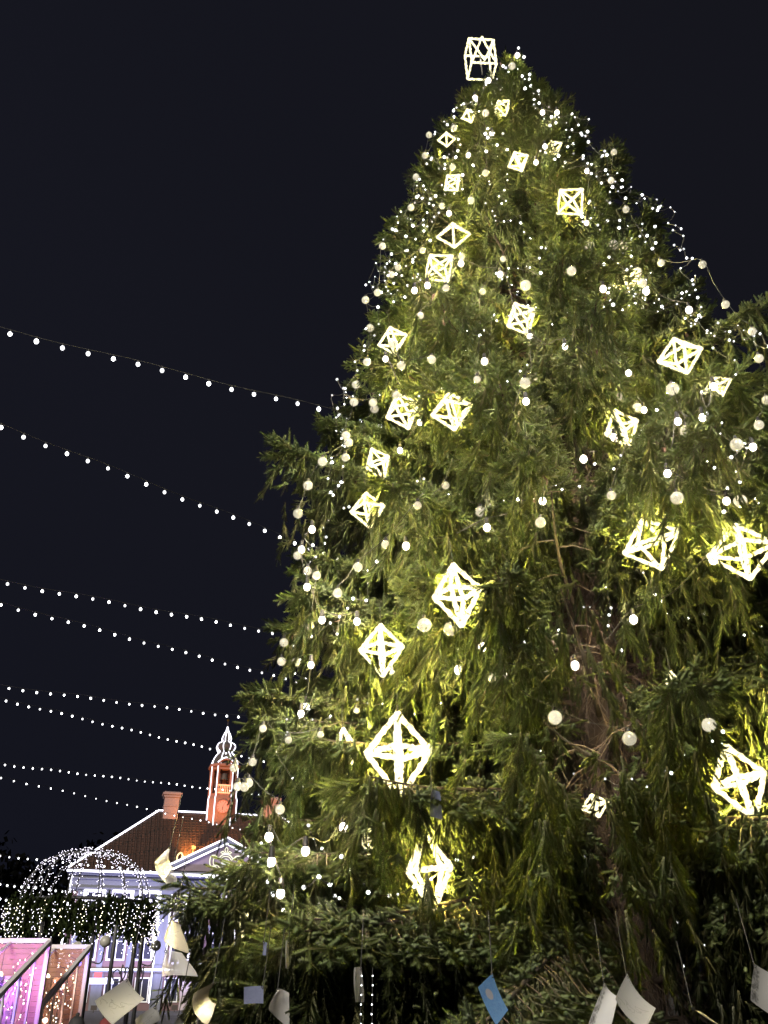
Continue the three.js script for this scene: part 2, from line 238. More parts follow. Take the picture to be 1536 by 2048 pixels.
// ---------- light arbour ----------
const AX = -10.1, AZ = -33;
{
  const t = thing('light_arbour', 'domed light arbour of glowing hoops with hanging green garland in front of the town hall', 'arbour', [AX, 0, AZ]);
  const violetLed = glow(0.9, 0.84, 1, 2.6), iron = std(0.02, 0.02, 0.022, 0.5), R = 2.1, RY = 4.2, RH = 1.65, N = 14;
  const led = new THREE.OctahedronGeometry(0.014, 0), leds = [];
  const lump = (list, name, parent, mat = violetLed) => part(parent, name, merge(list), mat);
  for (let i = 0; i < N; i++) {
    const a = i / N * 2 * Math.PI + 0.2, P = (s, o = 0) => { const th = s * Math.PI / 2; return V(Math.cos(a) * R * Math.pow(Math.cos(th), 0.8) + rr(-o, o), RY + RH * Math.sin(th) + rr(-o, o), Math.sin(a) * R * Math.pow(Math.cos(th), 0.8) + rr(-o, o)); };
    const hoop = part(t, 'hoop', curveTube([0, 0.2, 0.4, 0.6, 0.8, 0.93, 0.998].map((s) => P(s)), 0.02, 20), iron);
    const l = []; for (let k = 0; k < 52; k++) { const p = P(Math.min(0.99, k / 52 + rr(-0.02, 0.02)), 0.1); l.push(led.clone().translate(p.x, p.y, p.z)); }
    lump(l, 'light_string', hoop).userData.kind = 'stuff';
  }
  part(t, 'ring', new THREE.TorusGeometry(R, 0.06, 6, 48).rotateX(Math.PI / 2).translate(0, RY, 0), iron);
  // garland: fir sprigs hanging from the ring
  const g = new THREE.ConeGeometry(0.05, 0.34, 4).translate(0, -0.17, 0), n = 2800, im = new THREE.InstancedMesh(g, new THREE.MeshLambertMaterial({ color: new THREE.Color().setRGB(0.014, 0.02, 0.007) }), n), m = new THREE.Matrix4(), q = new THREE.Quaternion();
  for (let i = 0; i < n; i++) { const a = rr(0, 6.283), dr = rr(-0.28, 0.25), y = RY + 0.05 + 0.16 * rnd() * (1 + Math.sin(a * 9)) - Math.pow(rnd(), 1.1) * (0.8 + 0.25 * Math.sin(a * 6) + 0.2 * Math.sin(a * 17)); q.setFromEuler(new THREE.Euler(rr(-0.9, 0.9), rr(0, 6), rr(-0.9, 0.9))); m.compose(V(Math.cos(a) * (R + dr), y, Math.sin(a) * (R + dr)), q, V(1, rr(0.6, 1.2), 1)); im.setMatrixAt(i, m); im.setColorAt(i, new THREE.Color().setScalar(rr(0.5, 1.2))); }
  im.name = 'garland'; im.userData.kind = 'stuff'; t.add(im);
  // light drips
  for (let i = 0; i < 74; i++) {
    const a = i / 74 * 6.283 + rr(-0.03, 0.03), len = rr(0.6, 1.7), l = [], r = R + rr(0.2, 0.42);
    for (let k = 0; k < 14; k++) { const y = RY - 0.1 - k / 14 * len - rr(0, 0.09), rr2 = r + rr(-0.12, 0.12); l.push(led.clone().scale(0.9, 1.25, 0.9).translate(Math.cos(a + rr(-0.03, 0.03)) * rr2, y, Math.sin(a + rr(-0.03, 0.03)) * rr2)); }
    part(t, 'light_string', merge(l), i % 3 ? violetLed : warmLed).userData.kind = 'stuff';
  }
  for (let i = 0; i < 8; i++) {
    const a = i / 8 * 6.283 + 0.3, x = Math.cos(a) * R, z = Math.sin(a) * R, s = [];
    for (let k = 0; k < 14; k++) { const th = k / 13 * 7; s.push(V(x + (0.08 + th * 0.035) * Math.cos(th) * -Math.sin(a) + 0.3 * -Math.sin(a), 2.1 + (0.08 + th * 0.035) * Math.sin(th), z + (0.08 + th * 0.035) * Math.cos(th) * Math.cos(a) + 0.3 * Math.cos(a))); }
    const post = part(t, 'post', merge([rod(V(x, 0, z), V(x, RY, z), 0.07, 8), new THREE.CylinderGeometry(0.14, 0.18, 0.5, 8).translate(x, 0.25, z)]), iron);
    part(post, 'scroll', curveTube(s, 0.025, 40), iron);
    for (const [dx, dz] of i % 2 ? [[0.42, 0.1]] : []) { const gl = part(t, 'globe_shade', new THREE.SphereGeometry(0.17, 20, 14).translate(x * 1.04 + dx, 2.95, z * 1.04 + dz), std(0.26, 0.25, 0.22, 0.4)); part(gl, 'bracket', curveTube([V(x, 2.4, z), V(x * 1.03 + dx * 0.8, 2.35, z + dz), V(x * 1.04 + dx, 2.8, z * 1.04 + dz)], 0.022, 12), iron); }
  }
  pointLight(t, [1, 0.95, 0.8], 8, V(0, 3.6, 0), 0.4);
}

// ---------- greenhouses ----------
function greenhouse(label, zBack, look) {
  const t = thing('greenhouse', label, 'greenhouse', [-8.73, 0, zBack], 'lit glass cabins on the square');
  const W = 5, D = 3.4, HB = 2.75, HF = 1.28, al = std(0.42, 0.4, 0.42, 0.5), rk = (z) => lerp(HB, HF, z / D);
  const fr = (a, b, w = 0.09) => part(t, 'frame_bar', beam(V(...a), V(...b), w, w), al);
  fr([-W, HB, 0], [0.045, HB, 0], 0.11); fr([-W, HF, D], [0, HF, D]); fr([0, HB - 0.06, 0.05], [0, HF, D], 0.11); fr([-W, HB - 0.06, 0.05], [-W, HF, D]);
  for (const x of [0, -W]) { fr([x, 0, 0], [x, HB, 0], 0.11); fr([x, 0, D], [x, HF, D]); }
  for (let i = 1; i < 5; i++) fr([-i * W / 5, HB - 0.06, 0.05], [-i * W / 5, HF, D], 0.06);
  for (let i = 1; i < 4; i++) fr([0, 0.05, i * D / 4], [0, rk(i * D / 4) - 0.06, i * D / 4], 0.05);
  const glass = new THREE.MeshPhysicalMaterial({ color: 0xffffff, roughness: 0.04, transmission: 1, thickness: 0, ior: 1.5 });
  for (let i = 0; i < 5; i++) { const x0 = -i * W / 5 - 0.04, x1 = -(i + 1) * W / 5 + 0.04, g = new THREE.BufferGeometry(); g.setAttribute('position', new THREE.Float32BufferAttribute([x0, HB - 0.02, 0.06, x1, HB - 0.02, 0.06, x1, HF, D - 0.05, x0, HB - 0.02, 0.06, x1, HF, D - 0.05, x0, HF, D - 0.05], 3)); g.computeVertexNormals(); part(t, 'roof_pane', g, glass); }
  for (let i = 0; i < 4; i++) { const a = i * D / 4 + 0.03, b = (i + 1) * D / 4 - 0.03, g = new THREE.BufferGeometry(); g.setAttribute('position', new THREE.Float32BufferAttribute([0.01, 0.05, a, 0.01, 0.05, b, 0.01, rk(b) - 0.05, b, 0.01, 0.05, a, 0.01, rk(b) - 0.05, b, 0.01, rk(a) - 0.05, a], 3)); g.computeVertexNormals(); part(t, 'side_pane', g, glass); }
  // boarded back wall and far side, crinkled foil curtain
  const wood = std(...look.wall, 0.7), boards = [];
  for (let i = 0; i < 22; i++) part(t, 'board', bx(W - 0.1, HB / 22 - 0.012, 0.05, -W / 2, 0.03 + (i + 0.5) * (HB - 0.1) / 22, 0.0 - (i % 2) * 0.01), wood);
  part(t, 'far_wall', bx(0.05, 1.25, D - 0.1, -W + 0.06, 0.66, D / 2), wood); part(t, 'floor', bx(W - 0.1, 0.06, D - 0.1, -W / 2, 0.03, D / 2), std(0.2, 0.13, 0.1));
  const cl = [], cg = new THREE.PlaneGeometry(D - 0.3, 1.9, 90, 14); { const p = cg.attributes.position; for (let i = 0; i < p.count; i++) p.setZ(i, 0.05 * Math.sin(p.getX(i) * 22) + 0.03 * Math.sin(p.getX(i) * 57 + p.getY(i) * 4) + rr(-0.025, 0.025)); cg.computeVertexNormals(); }
  part(t, 'curtain', cg.rotateY(Math.PI / 2).translate(-0.55, 0.96, D / 2), new THREE.MeshStandardMaterial({ color: new THREE.Color().setRGB(...look.curtain), roughness: 0.26, metalness: 0.35, side: THREE.DoubleSide }));
  // fairy lights
  for (let s = 0; s < 9; s++) {
    const z = 0.25 + s * 0.34, list = []; let pts = [];
    for (let k = 0; k < 12; k++) { const y = rk(z) - 0.15 - k * 0.15; if (y < 0.25) break; const p = V(-0.3 + rr(-0.2, 0.15), y + rr(-0.08, 0.08), z + rr(-0.12, 0.12)); pts.push(p); list.push(new THREE.OctahedronGeometry(rr(0.011, 0.021), 0).scale(1, 1.5, 1).translate(p.x, p.y, p.z)); }
    if (pts.length > 1) { const w = part(t, 'fairy_light_string', curveTube(pts, 0.006, 24, 4), wire); part(w, 'fairy_lights', merge(list), s % 3 === 1 ? coolLed : warmLed).userData.kind = 'stuff'; }
  }
  for (const [x, y, z] of [[-1.4, 1.6, 1.2], [-2.4, 1.9, 0.8], [-1.8, 1.35, 1.9], [-3.2, 1.7, 1.1], [-0.9, 1.95, 0.6], [-2.9, 1.2, 2.2]]) { const b = part(t, 'bulb', new THREE.SphereGeometry(0.06, 12, 10).scale(1, 1.25, 1).translate(x, y, z), warmLed); part(b, 'cord', rod(V(x, y + 0.06, z), V(x, rk(z), z), 0.006, 4), wire); }
  for (const [col, k, p] of look.lights) { const v = V(...p); part(t, 'lamp', new THREE.SphereGeometry(0.07, 12, 10).translate(v.x, v.y, v.z), glow(...col, 3)); pointLight(t, col, k, v, 0.07); }
}
greenhouse('nearer glass cabin glowing pink and violet inside with a slanted glass roof', -26, { wall: [0.27, 0.15, 0.15], curtain: [0.5, 0.36, 0.48], lights: [[[1, 0.5, 0.3], 1.7, [-1.7, 2.1, 0.8]], [[0.2, 0.08, 1], 9, [-1.0, 1.0, 2.5]], [[0.2, 0.08, 1], 4, [-0.2, 0.9, 2.2]], [[0.8, 0.3, 1], 7, [-0.25, 1.75, 1.0]], [[0.85, 0.35, 1], 8, [-3.0, 1.6, 1.5]]] });
greenhouse('farther glass cabin glowing orange with a crinkled curtain hung with fairy lights', -29.6, { wall: [0.24, 0.12, 0.065], curtain: [0.55, 0.36, 0.26], lights: [[[1, 0.55, 0.38], 1.6, [-0.25, 1.7, 1.0]], [[1, 0.55, 0.4], 1.2, [-0.25, 0.9, 2.2]], [[0.2, 0.15, 1], 1.6, [-0.15, 2.3, 0.3]], [[1, 0.5, 0.28], 2.2, [-2.2, 1.8, 1.2]]] });

// ---------- two children in the crowd, only their heads reach into view ----------
{
  const cone = (p, a, b, ra, rb) => { const d = b.clone().sub(a), h = clamp(p.clone().sub(a).dot(d) / d.lengthSq(), 0, 1); return p.distanceTo(a.clone().addScaledVector(d, h)) - lerp(ra, rb, h); };
  const smin = (a, b, k) => { const h = clamp(0.5 + 0.5 * (b - a) / k, 0, 1); return lerp(b, a, h) - k * h * (1 - h); };
  const meshField = (bones, k, size, cy, res = 56) => {
    const mc = new MarchingCubes(res, new THREE.MeshStandardMaterial(), false, false, 60000), v = V(0, 0, 0);
    for (let z = 0; z < res; z++) for (let y = 0; y < res; y++) for (let x = 0; x < res; x++) { v.set((x - res / 2) / (res / 2) * size, (y - res / 2) / (res / 2) * size + cy, (z - res / 2) / (res / 2) * size); let d = 9; for (const b of bones) d = smin(d, cone(v, ...b), k); mc.field[x + y * res + z * res * res] = -d; }
    mc.isolation = 0; mc.update();
    const n = mc.count, g = new THREE.BufferGeometry(), pos = Float32Array.from(mc.positionArray.subarray(0, n * 3)); for (let i = 0; i < n; i++) { pos[i * 3] *= size; pos[i * 3 + 1] = pos[i * 3 + 1] * size + cy; pos[i * 3 + 2] *= size; }
    g.setAttribute('position', new THREE.BufferAttribute(pos, 3)); g.setAttribute('normal', new THREE.BufferAttribute(Float32Array.from(mc.normalArray.subarray(0, n * 3)), 3)); return g;
  };
  const skin = std(0.5, 0.33, 0.26, 0.6);
  const child = (label, x, z, H, turn, coat, hat) => {
    const t = thing('person', label, 'person', [x, 0, z], 'children in the crowd'), k = H / 1.28; t.rotation.y = turn; t.scale.setScalar(k);
    const hand = (s) => [0, 1, 2, 3].map((i) => [V(s * 0.2, 0.5, 0.02 + (i - 1.5) * 0.016), V(s * (0.205 - 0.006 * i), 0.44 + 0.006 * Math.abs(i - 1.2), 0.03 + (i - 1.5) * 0.018), 0.008, 0.006]).concat([[V(s * 0.195, 0.52, 0.04), V(s * 0.18, 0.475, 0.065), 0.009, 0.007]]);
    const body = [[V(0, 1.13, 0), V(0, 1.17, 0.005), 0.085, 0.09], [V(0, 1.08, 0.045), V(0, 1.09, 0.06), 0.05, 0.045], [V(0, 0.96, 0), V(0, 1.06, 0), 0.045, 0.045], [V(-0.1, 0.92, 0), V(0.1, 0.92, 0), 0.06, 0.06], [V(0, 0.66, 0), V(0, 0.9, 0), 0.11, 0.1],
      ...[1, -1].flatMap((s) => [[V(s * 0.14, 0.92, 0), V(s * 0.18, 0.71, -0.02), 0.048, 0.036], [V(s * 0.18, 0.71, -0.02), V(s * 0.2, 0.53, 0.02), 0.036, 0.025], ...hand(s), [V(s * 0.07, 0.62, 0), V(s * 0.075, 0.34, 0.015), 0.075, 0.052], [V(s * 0.075, 0.34, 0.015), V(s * 0.075, 0.07, -0.01), 0.052, 0.034], [V(s * 0.075, 0.035, -0.02), V(s * 0.08, 0.03, 0.1), 0.035, 0.03]]), [V(0, 1.115, 0.095), V(0, 1.1, 0.105), 0.012, 0.014], [V(-0.09, 1.11, 0), V(-0.092, 1.13, 0), 0.016, 0.016], [V(0.09, 1.11, 0), V(0.092, 1.13, 0), 0.016, 0.016]];
    const b = part(t, 'body', meshField(body, 0.02, 0.68, 0.64, 96), skin);
    part(b, 'coat', meshField([[V(-0.11, 0.93, 0), V(0.11, 0.93, 0), 0.075, 0.075], [V(0, 0.5, 0), V(0, 0.9, 0), 0.155, 0.13], ...[1, -1].flatMap((s) => [[V(s * 0.15, 0.92, 0), V(s * 0.185, 0.71, -0.02), 0.068, 0.056], [V(s * 0.185, 0.71, -0.02), V(s * 0.2, 0.55, 0.02), 0.056, 0.046]])], 0.03, 0.68, 0.64, 64), coat);
    part(b, 'trousers', meshField([1, -1].flatMap((s) => [[V(s * 0.07, 0.56, 0), V(s * 0.075, 0.34, 0.015), 0.088, 0.068], [V(s * 0.075, 0.34, 0.015), V(s * 0.075, 0.1, -0.01), 0.068, 0.055]]), 0.01, 0.68, 0.64, 64), std(0.02, 0.02, 0.03));
    const hp = [[0.001, 1.285], [0.04, 1.28], [0.085, 1.245], [0.108, 1.19], [0.112, 1.14], [0.118, 1.135], [0.118, 1.11], [0.104, 1.11]].map(([r, y]) => new THREE.Vector2(r, y));
    const h = part(b, 'cap', new THREE.LatheGeometry(hp, 24), hat); part(h, 'pompom', new THREE.IcosahedronGeometry(0.028, 2).translate(0, 1.3, 0), hat);
    for (const s of [1, -1]) part(b, 'eye', new THREE.SphereGeometry(0.011, 10, 8).translate(s * 0.034, 1.13, 0.083), std(0.03, 0.02, 0.02, 0.2)); part(b, 'mouth', new THREE.SphereGeometry(0.02, 10, 6).scale(1, 0.3, 0.4).translate(0, 1.07, 0.098), std(0.35, 0.12, 0.11, 0.5));
  };
  child('child in a dark knitted cap and black coat beside the farther glass cabin', -4.16, -14, 1.29, 2.7, std(0.02, 0.02, 0.022), std(0.012, 0.012, 0.014));
  child('child in a red coat and dark cap right of the black-coated child', -4.0, -14.9, 1.25, 3.4, std(0.3, 0.02, 0.02), std(0.1, 0.01, 0.01));
}
// ---------- festoon lines over the square ----------
{
  const G = 'festoon lines of small white lamps over the square', bulb = new THREE.IcosahedronGeometry(0.031, 1).scale(1, 1.2, 1), cap = new THREE.CylinderGeometry(0.014, 0.02, 0.05, 6).translate(0, 0.05, 0);
  const ord = ['highest and nearest', 'second highest', 'third highest', 'fourth highest', 'fifth from the top, just above the spire tip,', 'sixth from the top, ending behind the spire dome,', 'seventh from the top, ending beside the tower belfry,', 'eighth from the top, crossing the tiled roof,', 'low far one crossing the pediment', 'low far one crossing behind the arbour hoops', 'lowest far one beside the arbour garland'];
  const lines = [[20, 668, 610, 813, 10, 12.35], [2, 855, 500, 1050, 10, 13.05], [15, 1168, 545, 1266, 10, 17], [2, 1210, 450, 1327, 10, 15], [18, 1377, 600, 1450, 10, 23.5], [12, 1402, 420, 1498, 10, 21], [10, 1530, 400, 1575, 10, 23], [2, 1556, 510, 1665, 10, 26], [0, 1712, 330, 1746, 8.2, 20], [0, 1769, 150, 1785, 6.2, 11], [0, 1798, 60, 1806, 5.2, 5]];
  lines.forEach(([x0, y0, x1, y1, h, n], i) => {
    const a = atHeight(x0, y0, h), b = atHeight(x1, y1, h), t = thing('festoon_line', `${ord[i]} festoon line of white lamps`, 'string lights', a.toArray(), G), step = b.clone().sub(a).multiplyScalar(1 / n), before = 8, after = i < 8 ? 14 : 30, pts = [];
    const K = i > 7 ? 1.5 : 1;
    for (let k = -before; k < n + after; k++) { const p = step.clone().multiplyScalar(k); p.y -= 0.02 * Math.sin(k * 0.9); pts.push(p); const l = part(t, 'lamp_bulb', bulb, rnd() < 0.7 ? coolLed : midLed); l.position.copy(p); l.scale.setScalar(rr(0.9, 1.1) * K); const c = part(l, 'lamp_cap', cap, wire); }
    part(t, 'cable', curveTube(pts.map((p) => p.clone().add(V(0, 0.075, 0))), 0.006, pts.length, 4), wire);
  });
}

// ---------- the spruce ----------
const TX = 2.5, TZ = -10, TH = 15.8;
const FRONT = V(-TX, 0, -TZ).normalize(), SIDE = V(FRONT.z, 0, -FRONT.x);   // towards the viewer, and to the right of it
const PROF = [[0.4, 4.9], [1.4, 5.05], [2.6, 4.6], [3.5, 4.15], [4.1, 4.02], [4.9, 3.9], [6.6, 3.55], [7.8, 3.14], [9.4, 2.6], [11, 2.12], [12.1, 1.8], [13, 1.42], [13.9, 1.02], [14.5, 0.68], [15.1, 0.42], [15.6, 0.18], [16.0, 0.04]];
const lean = (h) => -0.5 * Math.pow(clamp(h / 16, 0, 1.05), 1.4);   // the stem leans a little to the left
const prof = (h) => { if (h <= PROF[0][0]) return PROF[0][1]; for (let i = 1; i < PROF.length; i++) if (h < PROF[i][0]) { const [a, b] = [PROF[i - 1], PROF[i]]; return lerp(a[1], b[1], (h - a[0]) / (b[0] - a[0])); } return 0.05; };
const onCrown = (px, py, out = 0.1) => { // where the line of sight meets the outside of the crown
  const d = ray(px, py); let best = 1e9, bt = 8;
  for (let t = 3; t < 22; t += 0.03) { const hh = EYE + d.y * t, k = lean(hh), x = d.x * t - TX - SIDE.x * k, z = d.z * t - TZ - SIDE.z * k, e = Math.hypot(x, z) - prof(hh) - 0.18 - out; if (e < best) { best = e; bt = t; } if (e <= 0) break; }
  return { p: d.multiplyScalar(bt).add(V(0, EYE, 0)), t: bt };
};

// lanterns: px, py, width, height, turn, tilt, kind, how far outside the crown, label
const LANT = [
  [938, 231, 26, 34, 0.3, 0.2, 0, 0.0, 'small lantern half hidden in twigs just under the crown tip, left of the leader'], [1004, 215, 30, 36, 0.9, 0.4, 0, -0.15, 'small lantern buried in twigs straight below the box lantern'],
  [893, 279, 32, 38, 0.1, 0, 0, 0.08, 'small diamond lantern at the left edge of the crown near the tip'], [1036, 322, 36, 46, 0.5, 0.3, 1, 0.08, 'tall narrow lantern at the middle of the upper crown'],
  [904, 365, 32, 36, 0.7, 0.6, 0, 0.05, 'small tilted lantern below the small diamond lantern near the tip'], [1106, 295, 32, 34, 0.4, 0.3, 0, -0.12, 'lantern dimmed by twigs right of the tip, beside bright bulbs'],
  [1140, 403, 56, 64, 0.5, 0.75, 0, 0.1, 'bright square-looking lantern alone on the upper right of the crown'], [907, 471, 62, 58, 0.12, 0, 0, 0.12, 'broad diamond lantern with one upright bar, upper of a close pair at left'],
  [877, 535, 62, 64, 0.5, 0.6, 0, 0.12, 'squarish tilted lantern, the lower of a close pair on the left'], [785, 680, 54, 64, 0.4, 0.15, 1, 0.08, 'lantern at the left edge of the crown halfway up, above a pair of globes'],
  [1042, 636, 50, 72, 0.6, 0.35, 1, 0.06, 'lantern showing one bright triangle at the middle of the crown'], [805, 820, 62, 78, 0.45, 0.3, 0, 0.08, 'open lantern left of a dark hanging twig, the left one of a level pair'],
  [903, 820, 74, 86, 0.35, 0.1, 1, 0.05, 'lantern crossed by a dark hanging twig, the right one of a level pair'], [755, 925, 46, 66, 0.5, 0.4, 1, 0.02, 'narrow lantern in the twigs at the left edge below the level pair'],
  [735, 1018, 64, 76, 0.2, 0.1, 0, 0.0, 'lantern with its top lost in twigs, lowest at the left edge above the cables'], [1360, 710, 84, 80, 0.15, 0.25, 0, 0.12, 'broad bright lantern with two upright bars on the right of the crown'],
  [1435, 772, 42, 42, 0.7, 0.4, 0, -0.1, 'lantern mostly hidden by twigs below the broad right lantern'], [1243, 855, 56, 82, 0.5, 0.3, 1, -0.02, 'broken-looking lantern behind twigs right of the dark trunk line'],
  [1252, 562, 42, 52, 0.5, 0.2, 1, -0.1, 'lantern showing only a bright V in the upper right twigs'], [1303, 1085, 88, 106, 0.75, 0.3, 0, 0.1, 'large lantern over a hanging bough right of the bare trunk'],
  [1484, 1100, 116, 116, 0.35, 0.1, 0, 0.15, 'large wide lantern at the far right of the crown at mid height'], [914, 1186, 86, 130, 0.35, 0.1, 1, 0.08, 'tall lantern like a downward arrow at the middle left of the bare trunk'],
  [763, 1297, 82, 106, 0.12, 0.04, 1, 0.15, 'clear diamond lantern with a square waist at the lower left of the crown'], [797, 1504, 122, 166, 0.1, 0.02, 1, 0.18, 'largest tall diamond lantern, on the lower left front of the spruce'],
  [858, 1738, 80, 146, 0.6, 0.1, 1, 0.05, 'lowest clear lantern, tall and narrow beside a hanging blue card'], [1478, 1560, 92, 150, 0.3, 0.3, 1, 0.05, 'large lantern behind twigs at the lower right edge'],
  [690, 1502, 50, 96, 0.5, 0.1, 1, -0.7, 'lantern glinting deep in the boughs left of the largest diamond lantern'], [742, 1682, 34, 70, 0.3, 0.1, 1, -0.8, 'lantern glinting deep in the boughs left of the lowest clear lantern'],
  [1190, 1610, 50, 44, 0.3, 0.3, 0, -2.8, 'lantern glinting behind dark twigs at the foot of the bare trunk'], [490, 1830, 60, 100, 0.4, 0.1, 1, -0.9, 'yellow lantern shining through the lowest left boughs'],
  [1424, 1842, 60, 60, 0.5, 0.2, 0, -1.3, 'yellow lantern shining through the lowest right boughs'], [1345, 1362, 20, 40, 0.5, 0.1, 1, -1.4, 'small glint of a lantern deep inside, right of the bare trunk'],
];
let lantPos, boxPos, surf;

{
  seed = 8008;
  const spruce = thing('spruce', 'tall dense spruce with drooping boughs hung with lanterns and lights', 'tree', [TX, 0, TZ]);
  const bark = noiseTex(256, 0.45, 1, [6, 24, 90]); bark.repeat.set(3, 24);
  const barkM = new THREE.MeshStandardMaterial({ color: new THREE.Color().setRGB(0.09, 0.06, 0.044), roughness: 0.95, map: bark, bumpMap: bark, bumpScale: 0.02 });
  const twigM = std(0.085, 0.06, 0.042, 0.95);
  { // trunk: uneven tapering
    const g = new THREE.CylinderGeometry(0.02, 0.27, TH, 18, 90, true), p = g.attributes.position;
    for (let i = 0; i < p.count; i++) { const y = p.getY(i) + TH / 2, a = Math.atan2(p.getZ(i), p.getX(i)), k = 1 + 0.06 * Math.sin(a * 5 + y * 1.7) + 0.07 * Math.sin(y * 9 + a * 2) + (y < 0.8 ? 0.35 * (0.8 - y) : 0); p.setXYZ(i, p.getX(i) * k + SIDE.x * lean(y), y, p.getZ(i) * k + SIDE.z * lean(y)); }
    g.computeVertexNormals(); part(spruce, 'trunk', g, barkM);
  }
  // one spray of needled shoots
  function sprayGeo(kind) {
    const P = [], N = [], K = [], tri = (a, b, c, n, ca, cb) => { for (const [v, cc] of [[a, ca], [b, ca], [c, cb]]) { P.push(v.x, v.y, v.z); N.push(n.x, n.y, n.z); K.push(...cc); } };
    const shoot = (p0, d, len, tip) => {
      const s1 = V(0.31, 0.87, -0.4).cross(d).normalize(), s2 = d.clone().cross(s1), e = p0.clone().addScaledVector(d, len * 0.96), brown = [0.075, 0.074, 0.026];
      for (let k = 0; k < 3; k++) { const A = (i, o) => s1.clone().multiplyScalar(Math.cos(i * 2.094)).addScaledVector(s2, Math.sin(i * 2.094)).multiplyScalar(o); tri(p0.clone().add(A(k, 0.009)), p0.clone().add(A(k + 1, 0.009)), e, A(k + 0.5, 1), brown, [0.07, 0.08, 0.03]); }
      const n = Math.round(len * 480);
      for (let i = 0; i < n; i++) {
        const a = (i + rnd()) / n, ph = i * 2.39996 + rr(-0.3, 0.3), rad = s1.clone().multiplyScalar(Math.cos(ph)).addScaledVector(s2, Math.sin(ph)), b = p0.clone().addScaledVector(d, a * len);
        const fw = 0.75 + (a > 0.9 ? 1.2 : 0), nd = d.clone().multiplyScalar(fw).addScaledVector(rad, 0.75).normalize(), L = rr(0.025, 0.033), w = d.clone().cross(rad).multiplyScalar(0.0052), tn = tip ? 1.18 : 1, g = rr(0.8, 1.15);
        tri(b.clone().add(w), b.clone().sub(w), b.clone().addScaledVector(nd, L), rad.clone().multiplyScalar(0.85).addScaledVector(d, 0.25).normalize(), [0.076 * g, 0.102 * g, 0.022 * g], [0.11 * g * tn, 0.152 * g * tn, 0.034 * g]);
      }
    };
    const ax = V(rr(-0.08, 0.08), 1, rr(-0.08, 0.08)).normalize();
    if (kind === 'fan') { const L = rr(0.28, 0.36); shoot(V(0, 0, 0), ax, L, true); const m = 3; for (let i = 0; i < m; i++) for (const s of [-1, 1]) { const f = 0.12 + 0.66 * (i + rr(0, 0.5)) / m; shoot(ax.clone().multiplyScalar(L * f), V(s * rr(0.55, 0.9), 1, rr(-0.65, 0.65)).normalize(), (1.1 - f) * L * rr(0.45, 0.72), true); } }
    if (kind === 'hang') { const L = rr(0.3, 0.42); shoot(V(0, 0, 0), ax, L, false); for (let i = 0; i < 6; i++) { const f = rr(0.05, 0.8), an = rr(0, 6.28); shoot(ax.clone().multiplyScalar(L * f), V(Math.cos(an) * 0.38, 1, Math.sin(an) * 0.38).normalize(), rr(0.09, 0.2), i % 2 === 0); } }
    if (kind === 'tip') { const L = rr(0.3, 0.36); shoot(V(0, 0, 0), ax, L, true); for (let i = 0; i < 7; i++) { const f = 0.1 + 0.62 * i / 7, an = i * 2.4; shoot(ax.clone().multiplyScalar(L * f), V(Math.cos(an) * 0.7, 0.8, Math.sin(an) * 0.7).normalize(), (1.1 - f) * L * rr(0.34, 0.5), true); } }
    if (kind === 'twig') { const w = (a, b, r) => { const g = rod(a, b, r, 3, r * 0.5).toNonIndexed(), p = g.attributes.position, n = g.attributes.normal; for (let i = 0; i < p.count; i++) { P.push(p.getX(i), p.getY(i), p.getZ(i)); N.push(n.getX(i), n.getY(i), n.getZ(i)); K.push(0.075, 0.052, 0.035); } }; let a = V(0, 0, 0); const L = rr(0.4, 0.6); for (let k = 0; k < 3; k++) { const b = a.clone().add(V(rr(-0.04, 0.04), L / 3, rr(-0.04, 0.04))); w(a, b, 0.0045 - k * 0.001); for (let j = 0; j < 2; j++) { const m = a.clone().lerp(b, rnd()); w(m, m.clone().add(V(rr(-0.1, 0.1), rr(0.08, 0.18), rr(-0.1, 0.1))), 0.0028); } a = b; } }
    const g = new THREE.BufferGeometry(); g.setAttribute('position', new THREE.Float32BufferAttribute(P, 3)); g.setAttribute('normal', new THREE.Float32BufferAttribute(N, 3)); g.setAttribute('color', new THREE.Float32BufferAttribute(K, 3)); return g;
  }
  const KINDS = ['fan', 'fan', 'fan', 'hang', 'hang', 'hang', 'tip', 'tip', 'twig', 'twig'], geos = KINDS.map(sprayGeo), bins = KINDS.map(() => []);
  const pickKind = { fan: [0, 3], hang: [3, 3], tip: [6, 2], twig: [8, 2] };
  const world = V(TX, 0, TZ), cam = V(0, EYE, 0), tmp = V(0, 0, 0), m4 = new THREE.Matrix4(), qa = new THREE.Quaternion(), qb = new THREE.Quaternion();
  function put(kind, p, dir, sc, tone) {
    // keep a wedge in front of the trunk open, where the photograph shows it bare
    const f = p.x * FRONT.x + p.z * FRONT.z, q = p.x * SIDE.x + p.z * SIDE.z;
    if (f > 0.15 && kind !== 'twig') { const w = 0.33 * clamp((p.y - 2.7) / 0.8, 0, 1) * clamp((6.2 - p.y) / 1.4, 0, 1) * (1 + 0.35 * Math.sin(p.y * 4)); if (Math.abs(q + 0.05 + 0.04 * f) < w + 0.03 * f && rnd() > 0.04) return; }
    const [k0, kn] = pickKind[kind], k = k0 + Math.floor(rnd() * kn);
    qa.setFromUnitVectors(UPV, dir); qb.setFromAxisAngle(UPV, kind === 'fan' ? rr(-0.5, 0.5) : rr(0, 6.28)); qa.multiply(qb);
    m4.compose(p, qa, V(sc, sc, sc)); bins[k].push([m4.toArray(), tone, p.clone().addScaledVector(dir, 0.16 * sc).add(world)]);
  }
  const coneM = std(0.07, 0.04, 0.025, 0.75);
  // boughs
  let nb = 0;
